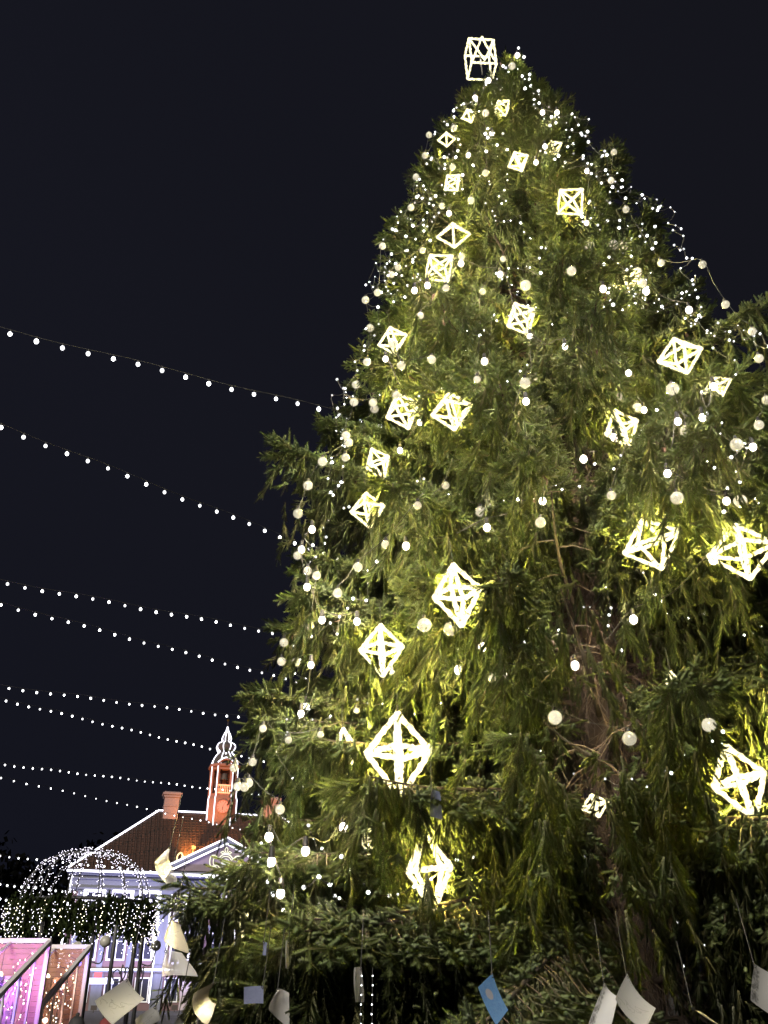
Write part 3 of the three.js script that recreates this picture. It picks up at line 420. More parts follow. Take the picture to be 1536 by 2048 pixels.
  const bough = (h, az, h0, Lfix) => {
    const u = h / TH;
    const rise = lerp(0.12, 0.95, Math.pow(u, 2.2)), droop = lerp(0.55, 0.25, u), lift = lerp(0.28, 0.25, u), endf = rise - droop + lift;
      const out = V(Math.cos(az), 0, Math.sin(az)), facing = out.dot(FRONT), rightness = out.dot(SIDE);
      let L = prof(h0); for (let k = 0; k < 6; k++) L = lerp(L, prof(h0 + L * endf), 0.6);
      L *= (rnd() < 0.2 ? rr(1.07, rightness < -0.4 && h < 7 ? 1.12 : 1.06) : rr(h > 7 ? 0.92 : 0.87, 1.03)) * (1 - (h > 8 ? 0.24 : 0.05) * Math.max(0, rightness)) * (h0 < 4.2 ? 1 - (h0 < 2.7 && rightness < -0.5 ? 0.2 : 0.06) * Math.abs(rightness) ** 1.5 + (h0 < 3.7 && rightness < 0.1 ? 0.07 * Math.max(0, facing) ** 2 : 0) : 1); if (rightness < -0.62 && h0 > 2.3 && h0 < 5.3) L = Math.min(L, 3.72); if (Lfix) L = Lfix; if (L < 0.12) return;
      const f0 = facing > -0.35 ? 1 : 0.42, bend = rr(-0.12, 0.12), sd2 = V(-out.z, 0, out.x);
      const ln = lean(h0), pos = (s) => V(SIDE.x * ln, h0 + L * (rise * s - droop * s * s + lift * s * s * s), SIDE.z * ln).addScaledVector(out, L * s).addScaledVector(sd2, bend * L * s * s);
      const dirAt = (s) => pos(Math.min(1, s + 0.03)).sub(pos(s - 0.03)).normalize();
      const pts = []; for (let k = 0; k <= 8; k++) pts.push(pos(k / 8));
      const tube = new THREE.TubeGeometry(new THREE.CatmullRomCurve3(pts), 14, 0.03 * Math.min(1, L / 3) + 0.007, 6), tp = tube.attributes.position, ctr = V(0, 0, 0);
      for (let k = 0; k < tp.count; k++) { const s = Math.floor(k / 7) / 14; ctr.copy(new THREE.CatmullRomCurve3(pts).getPointAt(s)); const c2 = 1 - 0.86 * s; tp.setXYZ(k, lerp(ctr.x, tp.getX(k), c2), lerp(ctr.y, tp.getY(k), c2), lerp(ctr.z, tp.getZ(k), c2)); }
      const br = part(spruce, 'branch', tube, barkM); nb++;
      const tw = [];
      const hangK = clamp(1.38 - u * 1.45, 0.05, 1.25), step = 0.085 / f0;
      for (let d = 0.22 * L + rr(0, 0.1); d < L; d += step * rr(0.75, 1.25)) {
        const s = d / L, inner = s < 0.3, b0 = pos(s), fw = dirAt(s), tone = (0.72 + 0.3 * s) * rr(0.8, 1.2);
        for (const sg of [-1, 1]) {
          const bl = Math.min(1.05, (0.16 + 0.5 * (1 - s)) * Math.min(1.25, 0.35 + L / 3.6)) * rr(0.6, 1.15), bd = fw.clone().multiplyScalar(rr(0.6, 0.95)).addScaledVector(sd2, sg * rr(0.55, 0.95)).normalize();
          const bp = (x) => b0.clone().addScaledVector(bd, x).add(V(0, -0.12 * hangK * x - (0.28 + 0.6 * hangK) * x * x, 0));
          if (inner) { for (let z = 0; z < 2; z++) if (rnd() < 0.6 * f0) put('twig', bp(bl * rr(0.1, 0.8)), bd.clone().multiplyScalar(0.5).add(V(rr(-0.4, 0.4), rr(-1.6, -0.1), rr(-0.4, 0.4))).normalize(), rr(0.7, 1.2), 1); if (rnd() < 0.45) continue; }
          const gapQ = Math.abs(b0.x * SIDE.x + b0.z * SIDE.z) < 0.7 && b0.y > 2.4 && b0.y < 7.2 && facing > 0.5; if (bl > 0.25 && rnd() < (gapQ ? 0.1 : 0.5)) tw.push(rod(b0, bp(bl * 0.5), 0.006, 3), rod(bp(bl * 0.5), bp(bl), 0.004, 3));
          for (let x = rr(0.02, 0.1); x < bl; x += 0.09) {
            const p = bp(x), r = rnd(), low = clamp((7 - p.y) / 6, 0, 1);
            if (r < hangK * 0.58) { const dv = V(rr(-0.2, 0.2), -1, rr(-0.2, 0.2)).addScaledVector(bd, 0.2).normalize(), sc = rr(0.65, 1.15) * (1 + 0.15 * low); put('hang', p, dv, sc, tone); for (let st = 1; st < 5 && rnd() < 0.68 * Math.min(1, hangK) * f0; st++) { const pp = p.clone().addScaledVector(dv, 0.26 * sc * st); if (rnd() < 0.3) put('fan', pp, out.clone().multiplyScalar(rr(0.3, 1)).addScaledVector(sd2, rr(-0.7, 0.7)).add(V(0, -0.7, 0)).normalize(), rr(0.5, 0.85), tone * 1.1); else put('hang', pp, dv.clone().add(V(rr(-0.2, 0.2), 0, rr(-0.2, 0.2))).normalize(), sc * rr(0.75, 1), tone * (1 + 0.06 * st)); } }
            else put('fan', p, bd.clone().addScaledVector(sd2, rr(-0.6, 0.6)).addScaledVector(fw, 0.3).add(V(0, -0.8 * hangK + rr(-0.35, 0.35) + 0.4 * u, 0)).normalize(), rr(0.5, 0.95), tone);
          }
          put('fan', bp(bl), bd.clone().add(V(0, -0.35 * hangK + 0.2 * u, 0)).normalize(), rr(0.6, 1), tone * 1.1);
        }
        if (!inner) put(rnd() < hangK * 0.5 ? 'hang' : 'fan', b0, rnd() < hangK * 0.5 ? V(rr(-0.2, 0.2), -1, rr(-0.2, 0.2)).normalize() : fw.clone().add(V(0, rr(-0.1, 0.5), 0)).normalize(), rr(0.6, 1), tone);
      }
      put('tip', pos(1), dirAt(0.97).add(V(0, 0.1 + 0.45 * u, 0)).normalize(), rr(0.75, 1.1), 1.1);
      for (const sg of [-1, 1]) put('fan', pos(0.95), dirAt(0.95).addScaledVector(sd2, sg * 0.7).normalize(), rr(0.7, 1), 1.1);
      if (tw.length) part(br, 'twigs', merge(tw), twigM).userData.kind = 'stuff';
      // cones near the tips
      if (facing > -0.2 && h > 3 && rnd() < 0.28) for (let k = 0; k < 3; k++) { const p = pos(rr(0.82, 0.99)).add(V(rr(-0.08, 0.08), -0.02, rr(-0.08, 0.08))); const c = part(br, 'cone', coneGeo(), coneM); c.position.copy(p); c.rotation.set(rr(-0.15, 0.15), rr(0, 6), rr(-0.15, 0.15)); }
  };
  for (let h = 0.8, az0 = 0; h < 15.3 && nb < 288;) {
    const n = h < 11 ? 7 : h < 14 ? 6 : 5; az0 += 0.9 + rr(-0.2, 0.2);
    for (let i = 0; i < n; i++) bough(h, az0 + (i + rr(-0.3, 0.3)) / n * 2 * Math.PI, h + rr(-0.26, 0.26));
    h += lerp(0.38, 0.3, h / TH);
  }
  // long low boughs that reach out to the left front
  for (const [h0, rt, L] of [[2.66, -0.47, 5.0], [2.4, -0.41, 5.2], [2.1, -0.5, 4.9], [2.45, -0.35, 5.0], [1.8, -0.44, 5.0], [2.5, -0.53, 4.7]]) { const d = FRONT.clone().multiplyScalar(Math.sqrt(1 - rt * rt)).addScaledVector(SIDE, rt); bough(h0, Math.atan2(d.z, d.x), h0, L); }
  for (let i = 0; i < 1500; i++) { const a = rr(0, 6.283), r = 0.2 + 1.3 * rnd() * rnd(); put('twig', V(Math.cos(a) * r, rr(1.2, 9), Math.sin(a) * r), V(rr(-0.35, 0.35), rr(-1, -0.3), rr(-0.35, 0.35)).normalize(), rr(0.7, 1.5), rr(0.6, 1.1)); }
  // leader shoots at the top
  for (const [x, y, z, s] of [[-0.3, 15.5, 0.05, 1.3], [-0.05, 15.6, 0, 1.6], [0.15, 15.4, 0.1, 1.3], [0.05, 15.2, 0.15, 1.2], [-0.15, 15.2, 0.1, 1.2], [0.3, 15.1, 0, 1.1], [-0.35, 15.0, 0.1, 1.1]]) put('tip', V(x + SIDE.x * lean(y), y, z + SIDE.z * lean(y)), V(x * 0.6, 1, 0).normalize(), s, 1.1);
  var coneG;
  function coneGeo() { if (!coneG) { const g = new THREE.CylinderGeometry(0.012, 0.014, 0.13, 9, 13), p = g.attributes.position; for (let i = 0; i < p.count; i++) { const y = p.getY(i) / 0.13 + 0.5, k = Math.sin(Math.PI * clamp(y * 0.88 + 0.08, 0, 1)) * (1 + 0.22 * Math.sin(y * 40 + Math.atan2(p.getZ(i), p.getX(i)) * 3)) * 1.55 + 0.2; p.setXYZ(i, p.getX(i) * k, p.getY(i) - 0.075, p.getZ(i) * k); } g.computeVertexNormals(); coneG = g; } return coneG; }
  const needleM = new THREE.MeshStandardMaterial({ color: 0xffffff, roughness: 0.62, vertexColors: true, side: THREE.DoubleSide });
  // what a line of sight meets first: sprays sorted into cells as seen from the camera
  const cells = new Map(), key = (x, y) => Math.floor(x / 24) + ',' + Math.floor(y / 24);
  for (const [k, b] of bins.entries()) if (KINDS[k] !== 'twig') for (const [, , c] of b) {
    const u = c.y - EYE, dep = -c.z * C + u * S, x = 768 + F * c.x / dep, y = 1024 - F * (u * C + c.z * S) / dep, kk = key(x, y);
    if (!cells.has(kk)) cells.set(kk, []); cells.get(kk).push([x, y, dep]);
  }
  surf = (px, py, out, reach = 0.13) => {
    const base = onCrown(px, py, 0), R = clamp(reach / base.t * F, 14, 46), hit = [];
    for (let i = -2; i <= 2; i++) for (let j = -2; j <= 2; j++) for (const c of cells.get(key(px + i * 24, py + j * 24)) ?? []) if (Math.hypot(c[0] - px, c[1] - py) < R) hit.push(c[2]);
    hit.sort((a, b) => a - b);
    const t = hit.length > 5 ? hit[Math.floor(hit.length * 0.05) + 1] - out : base.t - out * 0.5;
    return { p: ray(px, py).multiplyScalar(t).add(V(0, EYE, 0)), t };
  };
  boxPos = onCrown(961, 119, 0.05);
  lantPos = LANT.map(([px, py, w, h, , , , out]) => { const { p, t } = surf(px, py, out > 0.04 ? 0.2 : out > -0.05 ? 0.04 : out > -0.3 ? out * 0.6 : out * 0.55, 0.3); return { p, s: h / F * t, w: w / F * t }; });
  const noFoliage = lantPos.map((l, i) => ({ p: l.p, r: Math.max(l.s, l.w) * (LANT[i][7] > 0.04 ? 0.46 : LANT[i][7] > -0.05 ? 0.34 : 0.12), clear: LANT[i][7] > 0.04 }));
  noFoliage.push({ p: boxPos.p, r: 0.42, clear: true });
  const keep = ([, , c]) => {
    for (const l of noFoliage) {
      const dx = c.distanceTo(l.p); if (dx < l.r) return false;
      if (l.clear && dx < 2.5) { const v = l.p.clone().sub(cam), t = c.clone().sub(cam).dot(v) / v.lengthSq(); if (t < 1 && c.distanceTo(cam.clone().addScaledVector(v, t)) < l.r * 0.95 && rnd() > 0.06) return false; }
    }
    return true;
  };
  bins.forEach((all, k) => {
    const b = all.filter(keep);
    const im = new THREE.InstancedMesh(geos[k], needleM, b.length); im.name = KINDS[k] === 'twig' ? 'bare_twigs' : 'needles'; im.userData.kind = 'stuff'; im.castShadow = im.receiveShadow = true;
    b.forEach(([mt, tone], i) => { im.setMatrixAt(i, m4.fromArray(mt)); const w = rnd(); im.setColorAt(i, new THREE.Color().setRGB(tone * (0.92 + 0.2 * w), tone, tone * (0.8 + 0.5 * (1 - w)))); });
    spruce.add(im);
  });
  console.log('boughs', nb, 'sprays', bins.map((b) => b.length).join(' '));
}

// ---------- lanterns ----------
{
  seed = 5150;
  const ledT = canvasTex(16, 64, (g) => { for (let j = 0; j < 32; j++) for (let i = 0; i < 4; i++) { const v = rnd() < 0.06 ? 90 : rr(170, 255); g.fillStyle = `rgb(${v},${v},${v})`; g.fillRect(i * 4, j * 2, 4, 2); } }), tubeM = new THREE.MeshStandardMaterial({ color: 0x221d10, emissive: new THREE.Color().setRGB(1, 0.9, 0.48), emissiveMap: ledT, emissiveIntensity: 2.0 }), G = 'open light lanterns hung in the spruce';
  const unit = (r) => [0, 1, 2].map(() => { const g = new THREE.CylinderGeometry(r, r, 1, 6, 15), p = g.attributes.position; const j = Array.from({ length: 120 }, () => rr(0.6, 1.35)); for (let i = 0; i < p.count; i++) { const y = Math.round((p.getY(i) + 0.5) * 15), k = j[(y * 6 + Math.round(Math.atan2(p.getZ(i), p.getX(i)) / 1.047) + 12) % 120]; p.setX(i, p.getX(i) * k); p.setZ(i, p.getZ(i) * k); } return g; });
  const U = unit(1), hook = rod(V(0, 0, 0), V(0, 1, 0), 0.006, 4);
  const edge = (t, a, b, r, k) => { const e = part(t, 'light_tube', U[k % 3], tubeM), d = b.clone().sub(a); e.position.copy(a).add(b).multiplyScalar(0.5); e.quaternion.setFromUnitVectors(UPV, d.clone().normalize()); e.scale.set(r, d.length() + r * 0.5, r); };
  LANT.forEach(([px, py, w, h, turn, tilt, , out, label], i) => {
    const { p, s, w: ww } = lantPos[i], t = thing('lantern', 'lit ' + label, 'lantern', p.toArray(), G), a = ww * 0.53 / Math.max(Math.cos(Math.min(turn, Math.PI / 2 - turn)), 0.72), r = clamp(0.034 * Math.max(s, ww), 0.011, 0.029);
    const top = V(0, s * 0.47, 0), bot = V(0, -s * 0.53, 0), mid = [0, 1, 2, 3].map((k) => V(a * Math.cos(turn + k * Math.PI / 2), 0, a * Math.sin(turn + k * Math.PI / 2)));
    mid.forEach((m, k) => { edge(t, m, mid[(k + 1) % 4], r, k); edge(t, m, top, r, k + 1); edge(t, m, bot, r, k + 2); });
    t.rotation.set(tilt * 0.8, 0, tilt);
    const hk = part(t, 'hanger', hook, wire); hk.position.copy(top); hk.scale.set(0.5, 0.2, 0.5);
    pointLight(t, [1, 0.84, 0.18], (38 * s * s + 0.6) * (out < -0.2 ? 0.12 : 1), V(0, 0, 0), Math.min(0.12, s * 0.2));
  });
  // the box lantern on the tip
  const { p, t: dist } = boxPos, k = dist / F, t = thing('lantern', 'lit box lantern with crossed diagonals on the tip of the spruce', 'lantern', p.toArray(), G), w = 25 * k, hh = 32 * k, r = 0.017;
  const c = [[-1, -1], [1, -1], [1, 1], [-1, 1]].map(([x, z]) => [x * w, z * w * 0.8]), B = (i, y) => V(c[i % 4][0], y * hh, c[i % 4][1]);
  for (let i = 0; i < 4; i++) edge(t, B(i, -1), B(i, 1), r, i);
  for (const y of [-1, 1]) { edge(t, B(2, y), B(3, y), r, 0); edge(t, B(0, y), B(1, y), r, 1); for (const i of [1, 0]) edge(t, B(i, y), B(3 - i, y), r, 2); }
  for (const z of [1]) { const m = (y) => V(0, y * hh * 0.96, c[2][1] * z * 1.3); for (const [i, j] of [[2, 1], [3, 2]]) { edge(t, B(i, 1), m(-1), r, j); edge(t, B(i, -1), m(1), r, j + 1); } }
  t.rotation.set(0.1, 0.12, 0.05); part(t, 'hanger', rod(V(0, -hh * 1.3, 0), V(0, 0.1, 0), 0.012), wire); pointLight(t, [1, 0.9, 0.75], 0.8, V(0, 0, 0), 0.1);
}

// ---------- cables with globes, bulbs and small lamps ----------
const cable = (t, pts, r = 0.0032, sag = 0.06) => { const q = []; pts.forEach((p, i) => { q.push(p); if (i + 1 < pts.length) { const m = p.clone().lerp(pts[i + 1], 0.5); m.y -= sag * Math.min(1, p.distanceTo(pts[i + 1])); q.push(m); } }); return part(t, 'cable', curveTube(q, r, q.length * 4, 4), wire); };
{
  const crackle = canvasTex(256, 128, (g) => { g.fillStyle = '#e9dfc0'; g.fillRect(0, 0, 256, 128); for (let i = 0; i < 900; i++) { g.strokeStyle = rnd() < 0.45 ? 'rgba(255,252,236,0.7)' : 'rgba(96,88,62,0.55)'; g.lineWidth = rr(0.6, 1.8); g.beginPath(); const x = rr(0, 256), y = rr(0, 128), a = rr(0, 6.3), l = rr(3, 12); g.moveTo(x, y); g.lineTo(x + l * Math.cos(a), y + l * Math.sin(a)); g.stroke(); } });
  const globeM = new THREE.MeshPhysicalMaterial({ color: new THREE.Color().setRGB(0.07, 0.07, 0.06), roughness: 0.18, clearcoat: 1, clearcoatRoughness: 0.1, emissive: 0xffffff, emissiveMap: crackle, emissiveIntensity: 0.54 }), globeMs = [globeM, globeM.clone(), globeM.clone()]; globeMs[1].emissiveIntensity = 0.45; globeMs[2].emissiveIntensity = 0.36;
  const sph = new THREE.SphereGeometry(1, 28, 20), capG = new THREE.CylinderGeometry(0.012, 0.02, 0.04, 8);
  const G = 'cables of frosted globe lamps over the spruce';
  const chains = [
    ['from the tip down all the left outline', 13, [[858, 270], [850, 311], [832, 354], [822, 415], [765, 492], [755, 585], [731, 600], [740, 656], [734, 724], [712, 769], [708, 804], [692, 871], [697, 885], [645, 923], [616, 971], [596, 1027]]],
    ['just inside the left outline of the upper crown', 13, [[908, 256], [905, 334], [884, 412], [845, 501], [796, 535], [783, 549]]],
    ['from the tip past the close pair of lanterns', 14.5, [[1024, 132], [971, 226], [971, 346], [942, 401], [923, 513], [892, 576], [841, 631]]],
    ['long one down the middle left of the crown', 20, [[1006, 518], [965, 583], [955, 745], [954, 759], [891, 971], [835, 1011], [771, 1089], [716, 1134], [675, 1186]]],
    ['short one with three globes beside the left edge lantern', 18, [[863, 719], [803, 731], [785, 687]]],
    ['with four globes beside the level pair of lanterns', 17, [[793, 791], [746, 805], [749, 818], [691, 915]]],
    ['down the centre of the crown, above the dark trunk', 22, [[1051, 571], [1064, 755], [1050, 766], [961, 1023], [1081, 1045]]],
    ['through the upper right twigs around the V lantern', 19, [[1179, 491], [1143, 542], [1227, 490], [1246, 493], [1274, 544], [1284, 566], [1243, 792], [1274, 815], [1223, 991]]],
    ['along the right outline and out past the crown', 26, [[1228, 304], [1222, 361], [1252, 419], [1322, 526], [1405, 529], [1451, 609], [1504, 663], [1518, 717], [1533, 800], [1518, 850]]],
    ['between the broad right lantern and the far right lantern', 26, [[1345, 778], [1373, 863], [1354, 996], [1481, 1002], [1473, 889]]],
    ['hanging free at the left edge below the cable knot', 17.5, [[595, 1111], [615, 1142], [633, 1151], [620, 1251], [568, 1285], [563, 1323], [592, 1324]]],
    ['swagged low across the bare trunk', 28.5, [[849, 1250], [901, 1258], [988, 1352], [1110, 1435], [1259, 1477], [1418, 1450]]],
    ['at the lower left, out in front of the clock tower', 22.5, [[785, 1346], [713, 1421], [641, 1469], [577, 1480], [526, 1457], [505, 1524], [468, 1536], [475, 1573], [489, 1574], [497, 1566], [560, 1619]]],
  ];
  for (const [where, d, px] of chains) {
    const t = thing('globe_string', 'cable of white globe lamps ' + where, 'string lights', [0, 0, 0], G), pts = [];
    px.forEach(([x, y], i) => {
      const o = surf(x, y, 0.34 + (i % 2) * 0.05), hi = px.length > 8 && (where[0] === 'f' || where[0] === 'l' || where[0] === 'a') ? lerp(12.5, 20.5, i / px.length) : d, r = hi / 2 / F * o.t, g = part(t, 'globe_lamp', sph, globeMs[Math.floor(rnd() * 3)]);
      g.position.copy(o.p); g.scale.setScalar(r); g.rotation.set(rr(0, 6), rr(0, 6), rr(0, 6)); pointLight(t, [1, 0.93, 0.72], 0.9, o.p, r * 0.8); pts.push(o.p.clone().add(V(0, r + 0.03, 0)));
      const c = part(t, 'lamp_cap', capG, wire); c.position.copy(o.p).add(V(0, r + 0.01, 0));
    });
    cable(t, pts);
  }
}
{
  const sph = new THREE.SphereGeometry(1, 16, 12).scale(1, 1.2, 1), sock = new THREE.CylinderGeometry(0.018, 0.022, 0.07, 8), G = 'cables of large warm bulbs over the spruce';
  const chains = [
    ['round the left of the tip', 12, [[1035, 111], [977, 161], [950, 196], [984, 267], [937, 311], [898, 427]]], ['right of the tip', 11, [[1085, 225], [1114, 225], [1090, 293], [1072, 325], [1174, 342], [1173, 446]]],
    ['crossing the upper crown from left to right', 14, [[829, 581], [855, 571], [922, 527], [1000, 549], [1060, 674], [1130, 693], [1257, 746], [1288, 820]]], ['left of the level pair of lanterns', 13, [[771, 718], [840, 845], [800, 901]]],
    ['with two bulbs at the centre of the crown', 16, [[969, 723], [1052, 803]]], ['beside the bright V lantern on the upper right', 16, [[1206, 578], [1292, 583], [1378, 620]]],
    ['slanting down to the left across mid crown', 17, [[1229, 875], [1167, 918], [1085, 1002], [974, 1055], [812, 1092]]], ['looping below the broad right lantern', 17, [[1427, 773], [1405, 835], [1356, 843], [1335, 947], [1453, 1002], [1506, 894]]],
    ['hanging out at the left edge at mid height', 16, [[624, 1059], [603, 1099], [614, 1174], [644, 1240], [714, 1243]]], ['swagged in front of the bare trunk', 19, [[1426, 1120], [1267, 1239], [1150, 1331], [1006, 1348], [917, 1340], [965, 1294]]],
    ['with three bulbs at the left edge above the spire', 15, [[622, 1330], [612, 1412], [602, 1427]]], ['lowest one, in the boughs right of the town hall', 20, [[687, 1655], [611, 1702], [538, 1674], [543, 1723], [561, 1787]]],
  ];
  for (const [where, d, px] of chains) {
    const t = thing('bulb_string', 'dark cable of bright warm bulbs ' + where, 'string lights', [0, 0, 0], G), pts = [];
    for (const [x, y] of px) {
      const o = surf(x, y, 0.3), r = d * 0.42 / F * o.t, g = part(t, 'bulb', sph, bulbGlow); g.position.copy(o.p); g.scale.setScalar(r); pts.push(o.p.clone().add(V(0, r * 1.2 + 0.06, 0)));
      const s = part(t, 'socket', sock, wire); s.position.copy(o.p).add(V(0, r * 1.2 + 0.025, 0)); pointLight(t, [1, 0.78, 0.62], 1.8, o.p, r * 0.8);
    }
    cable(t, pts, 0.0045, 0.13);
  }
}
{
  const dot = new THREE.IcosahedronGeometry(0.0145, 0), G = 'strings of small white lamps wound over the spruce';
  const line = (where, pts, wired = true) => { const t = thing('light_string', 'string of tiny white lamps ' + where, 'string lights', [0, 0, 0], G); for (const p of pts) { const m = part(t, 'led_bulb', dot, anyLed()); m.position.copy(p); m.scale.setScalar(rr(0.4, 1.2) * (1 + 0.5 * clamp((p.y - 8) / 6, 0, 1))); m.rotation.set(rr(0, 6), rr(0, 6), 0); } if (wired) cable(t, pts, 0.0035, 0.05); return t; };
  const along = (px, n, out) => { const c = new THREE.CatmullRomCurve3(px.map(([x, y]) => V(x, y, 0))); return Array.from({ length: n }, (_, i) => { const q = c.getPointAt(clamp((i + rr(-0.45, 0.45)) / (n - 1), 0, 1)); return surf(q.x + rr(-16, 16), q.y + rr(-16, 16), out + 0.06 + rr(-0.08, 0.1), 0.1).p; }); };
  const P = [
    ['down the left outline from the tip to mid height', 70, [[1020, 120], [940, 210], [890, 250], [840, 350], [815, 410], [780, 490], [745, 570], [740, 660], [700, 760], [680, 860], [670, 960], [650, 1060]]],
    ['down the right outline from the tip', 74, [[1040, 110], [1085, 215], [1150, 235], [1190, 300], [1220, 360], [1300, 400], [1340, 430], [1370, 530], [1380, 590], [1395, 660]]],
    ['zigzagging at the left of the upper crown', 95, [[950, 200], [900, 240], [930, 290], [870, 330], [920, 370], [830, 390], [880, 430], [800, 450], [860, 500], [780, 520], [840, 560], [750, 560], [810, 600]]],
    ['zigzagging at the right of the upper crown', 105, [[1060, 180], [1100, 240], [1150, 270], [1090, 310], [1180, 330], [1240, 380], [1160, 430], [1250, 450], [1310, 470], [1220, 520], [1300, 560], [1210, 600], [1360, 600]]],
    ['scattered down the middle of the upper crown', 70, [[1000, 160], [960, 230], [1010, 280], [950, 330], [1020, 380], [960, 430], [1050, 450], [1080, 520], [1000, 560], [1070, 620], [980, 650], [930, 690]]],
    ['in two rows out to the right past the crown', 26, [[1270, 600], [1330, 612], [1390, 640], [1450, 657], [1500, 668], [1535, 690], [1490, 675], [1420, 668]]],
    ['across the crown between the globes at mid height', 16, [[700, 800], [790, 790], [880, 790], [960, 790], [1000, 780], [1080, 690], [1120, 620]]],
    ['level across the middle, above the lower boughs', 18, [[830, 960], [890, 980], [950, 995], [1000, 992], [1090, 980], [1160, 960], [1220, 930], [1290, 850], [1340, 800]]],
    ['curved over the bare trunk', 20, [[880, 1300], [960, 1293], [1040, 1275], [1100, 1265], [1165, 1218], [1210, 1190], [1230, 1270], [1228, 1300]]],
    ['swagged on the right of the bare trunk', 14, [[1290, 1150], [1325, 1200], [1390, 1230], [1440, 1245], [1500, 1255], [1535, 1250]]],
    ['swagged low over the trunk foot', 16, [[1010, 1480], [1080, 1500], [1130, 1525], [1185, 1570], [1240, 1558], [1297, 1575], [1340, 1543], [1410, 1505], [1445, 1450]]],
    ['trailing down the left edge above the spire', 20, [[760, 1120], [730, 1180], [700, 1240], [640, 1260], [590, 1290], [620, 1380], [600, 1430], [560, 1450]]],
    ['along the bough towards the lowest clear lantern', 18, [[610, 1650], [650, 1690], [690, 1725], [740, 1785], [765, 1785], [830, 1770], [900, 1720], [950, 1690], [1010, 1640]]],
    ['gathered in the boughs right of the pediment', 16, [[530, 1700], [545, 1770], [570, 1810], [590, 1825], [640, 1800], [700, 1790], [600, 1760]]],
    ['on the right flank below the broad lantern', 22, [[1420, 680], [1480, 740], [1400, 780], [1450, 860], [1500, 880], [1420, 930], [1490, 960], [1440, 1010], [1530, 990]]],
    ['down the left outline from mid height to the cables', 22, [[690, 770], [660, 830], [700, 900], [670, 980], [690, 1020], [620, 1060], [650, 1100], [620, 1150]]],
    ['straggling over the lower left front', 14, [[880, 1400], [820, 1420], [720, 1400], [650, 1450], [620, 1420], [560, 1530], [600, 1600], [560, 1650]]],
    ['straggling inside the dark lower right', 14, [[1130, 1720], [1320, 1700], [1360, 1780], [1350, 1850], [1400, 1900], [1300, 1930], [1480, 1850], [1525, 1820]]],
  ];
  P.forEach(([where, n, px], i) => line(where, along(px, n, i === 17 ? -0.6 : 0.1), i !== 17));
}

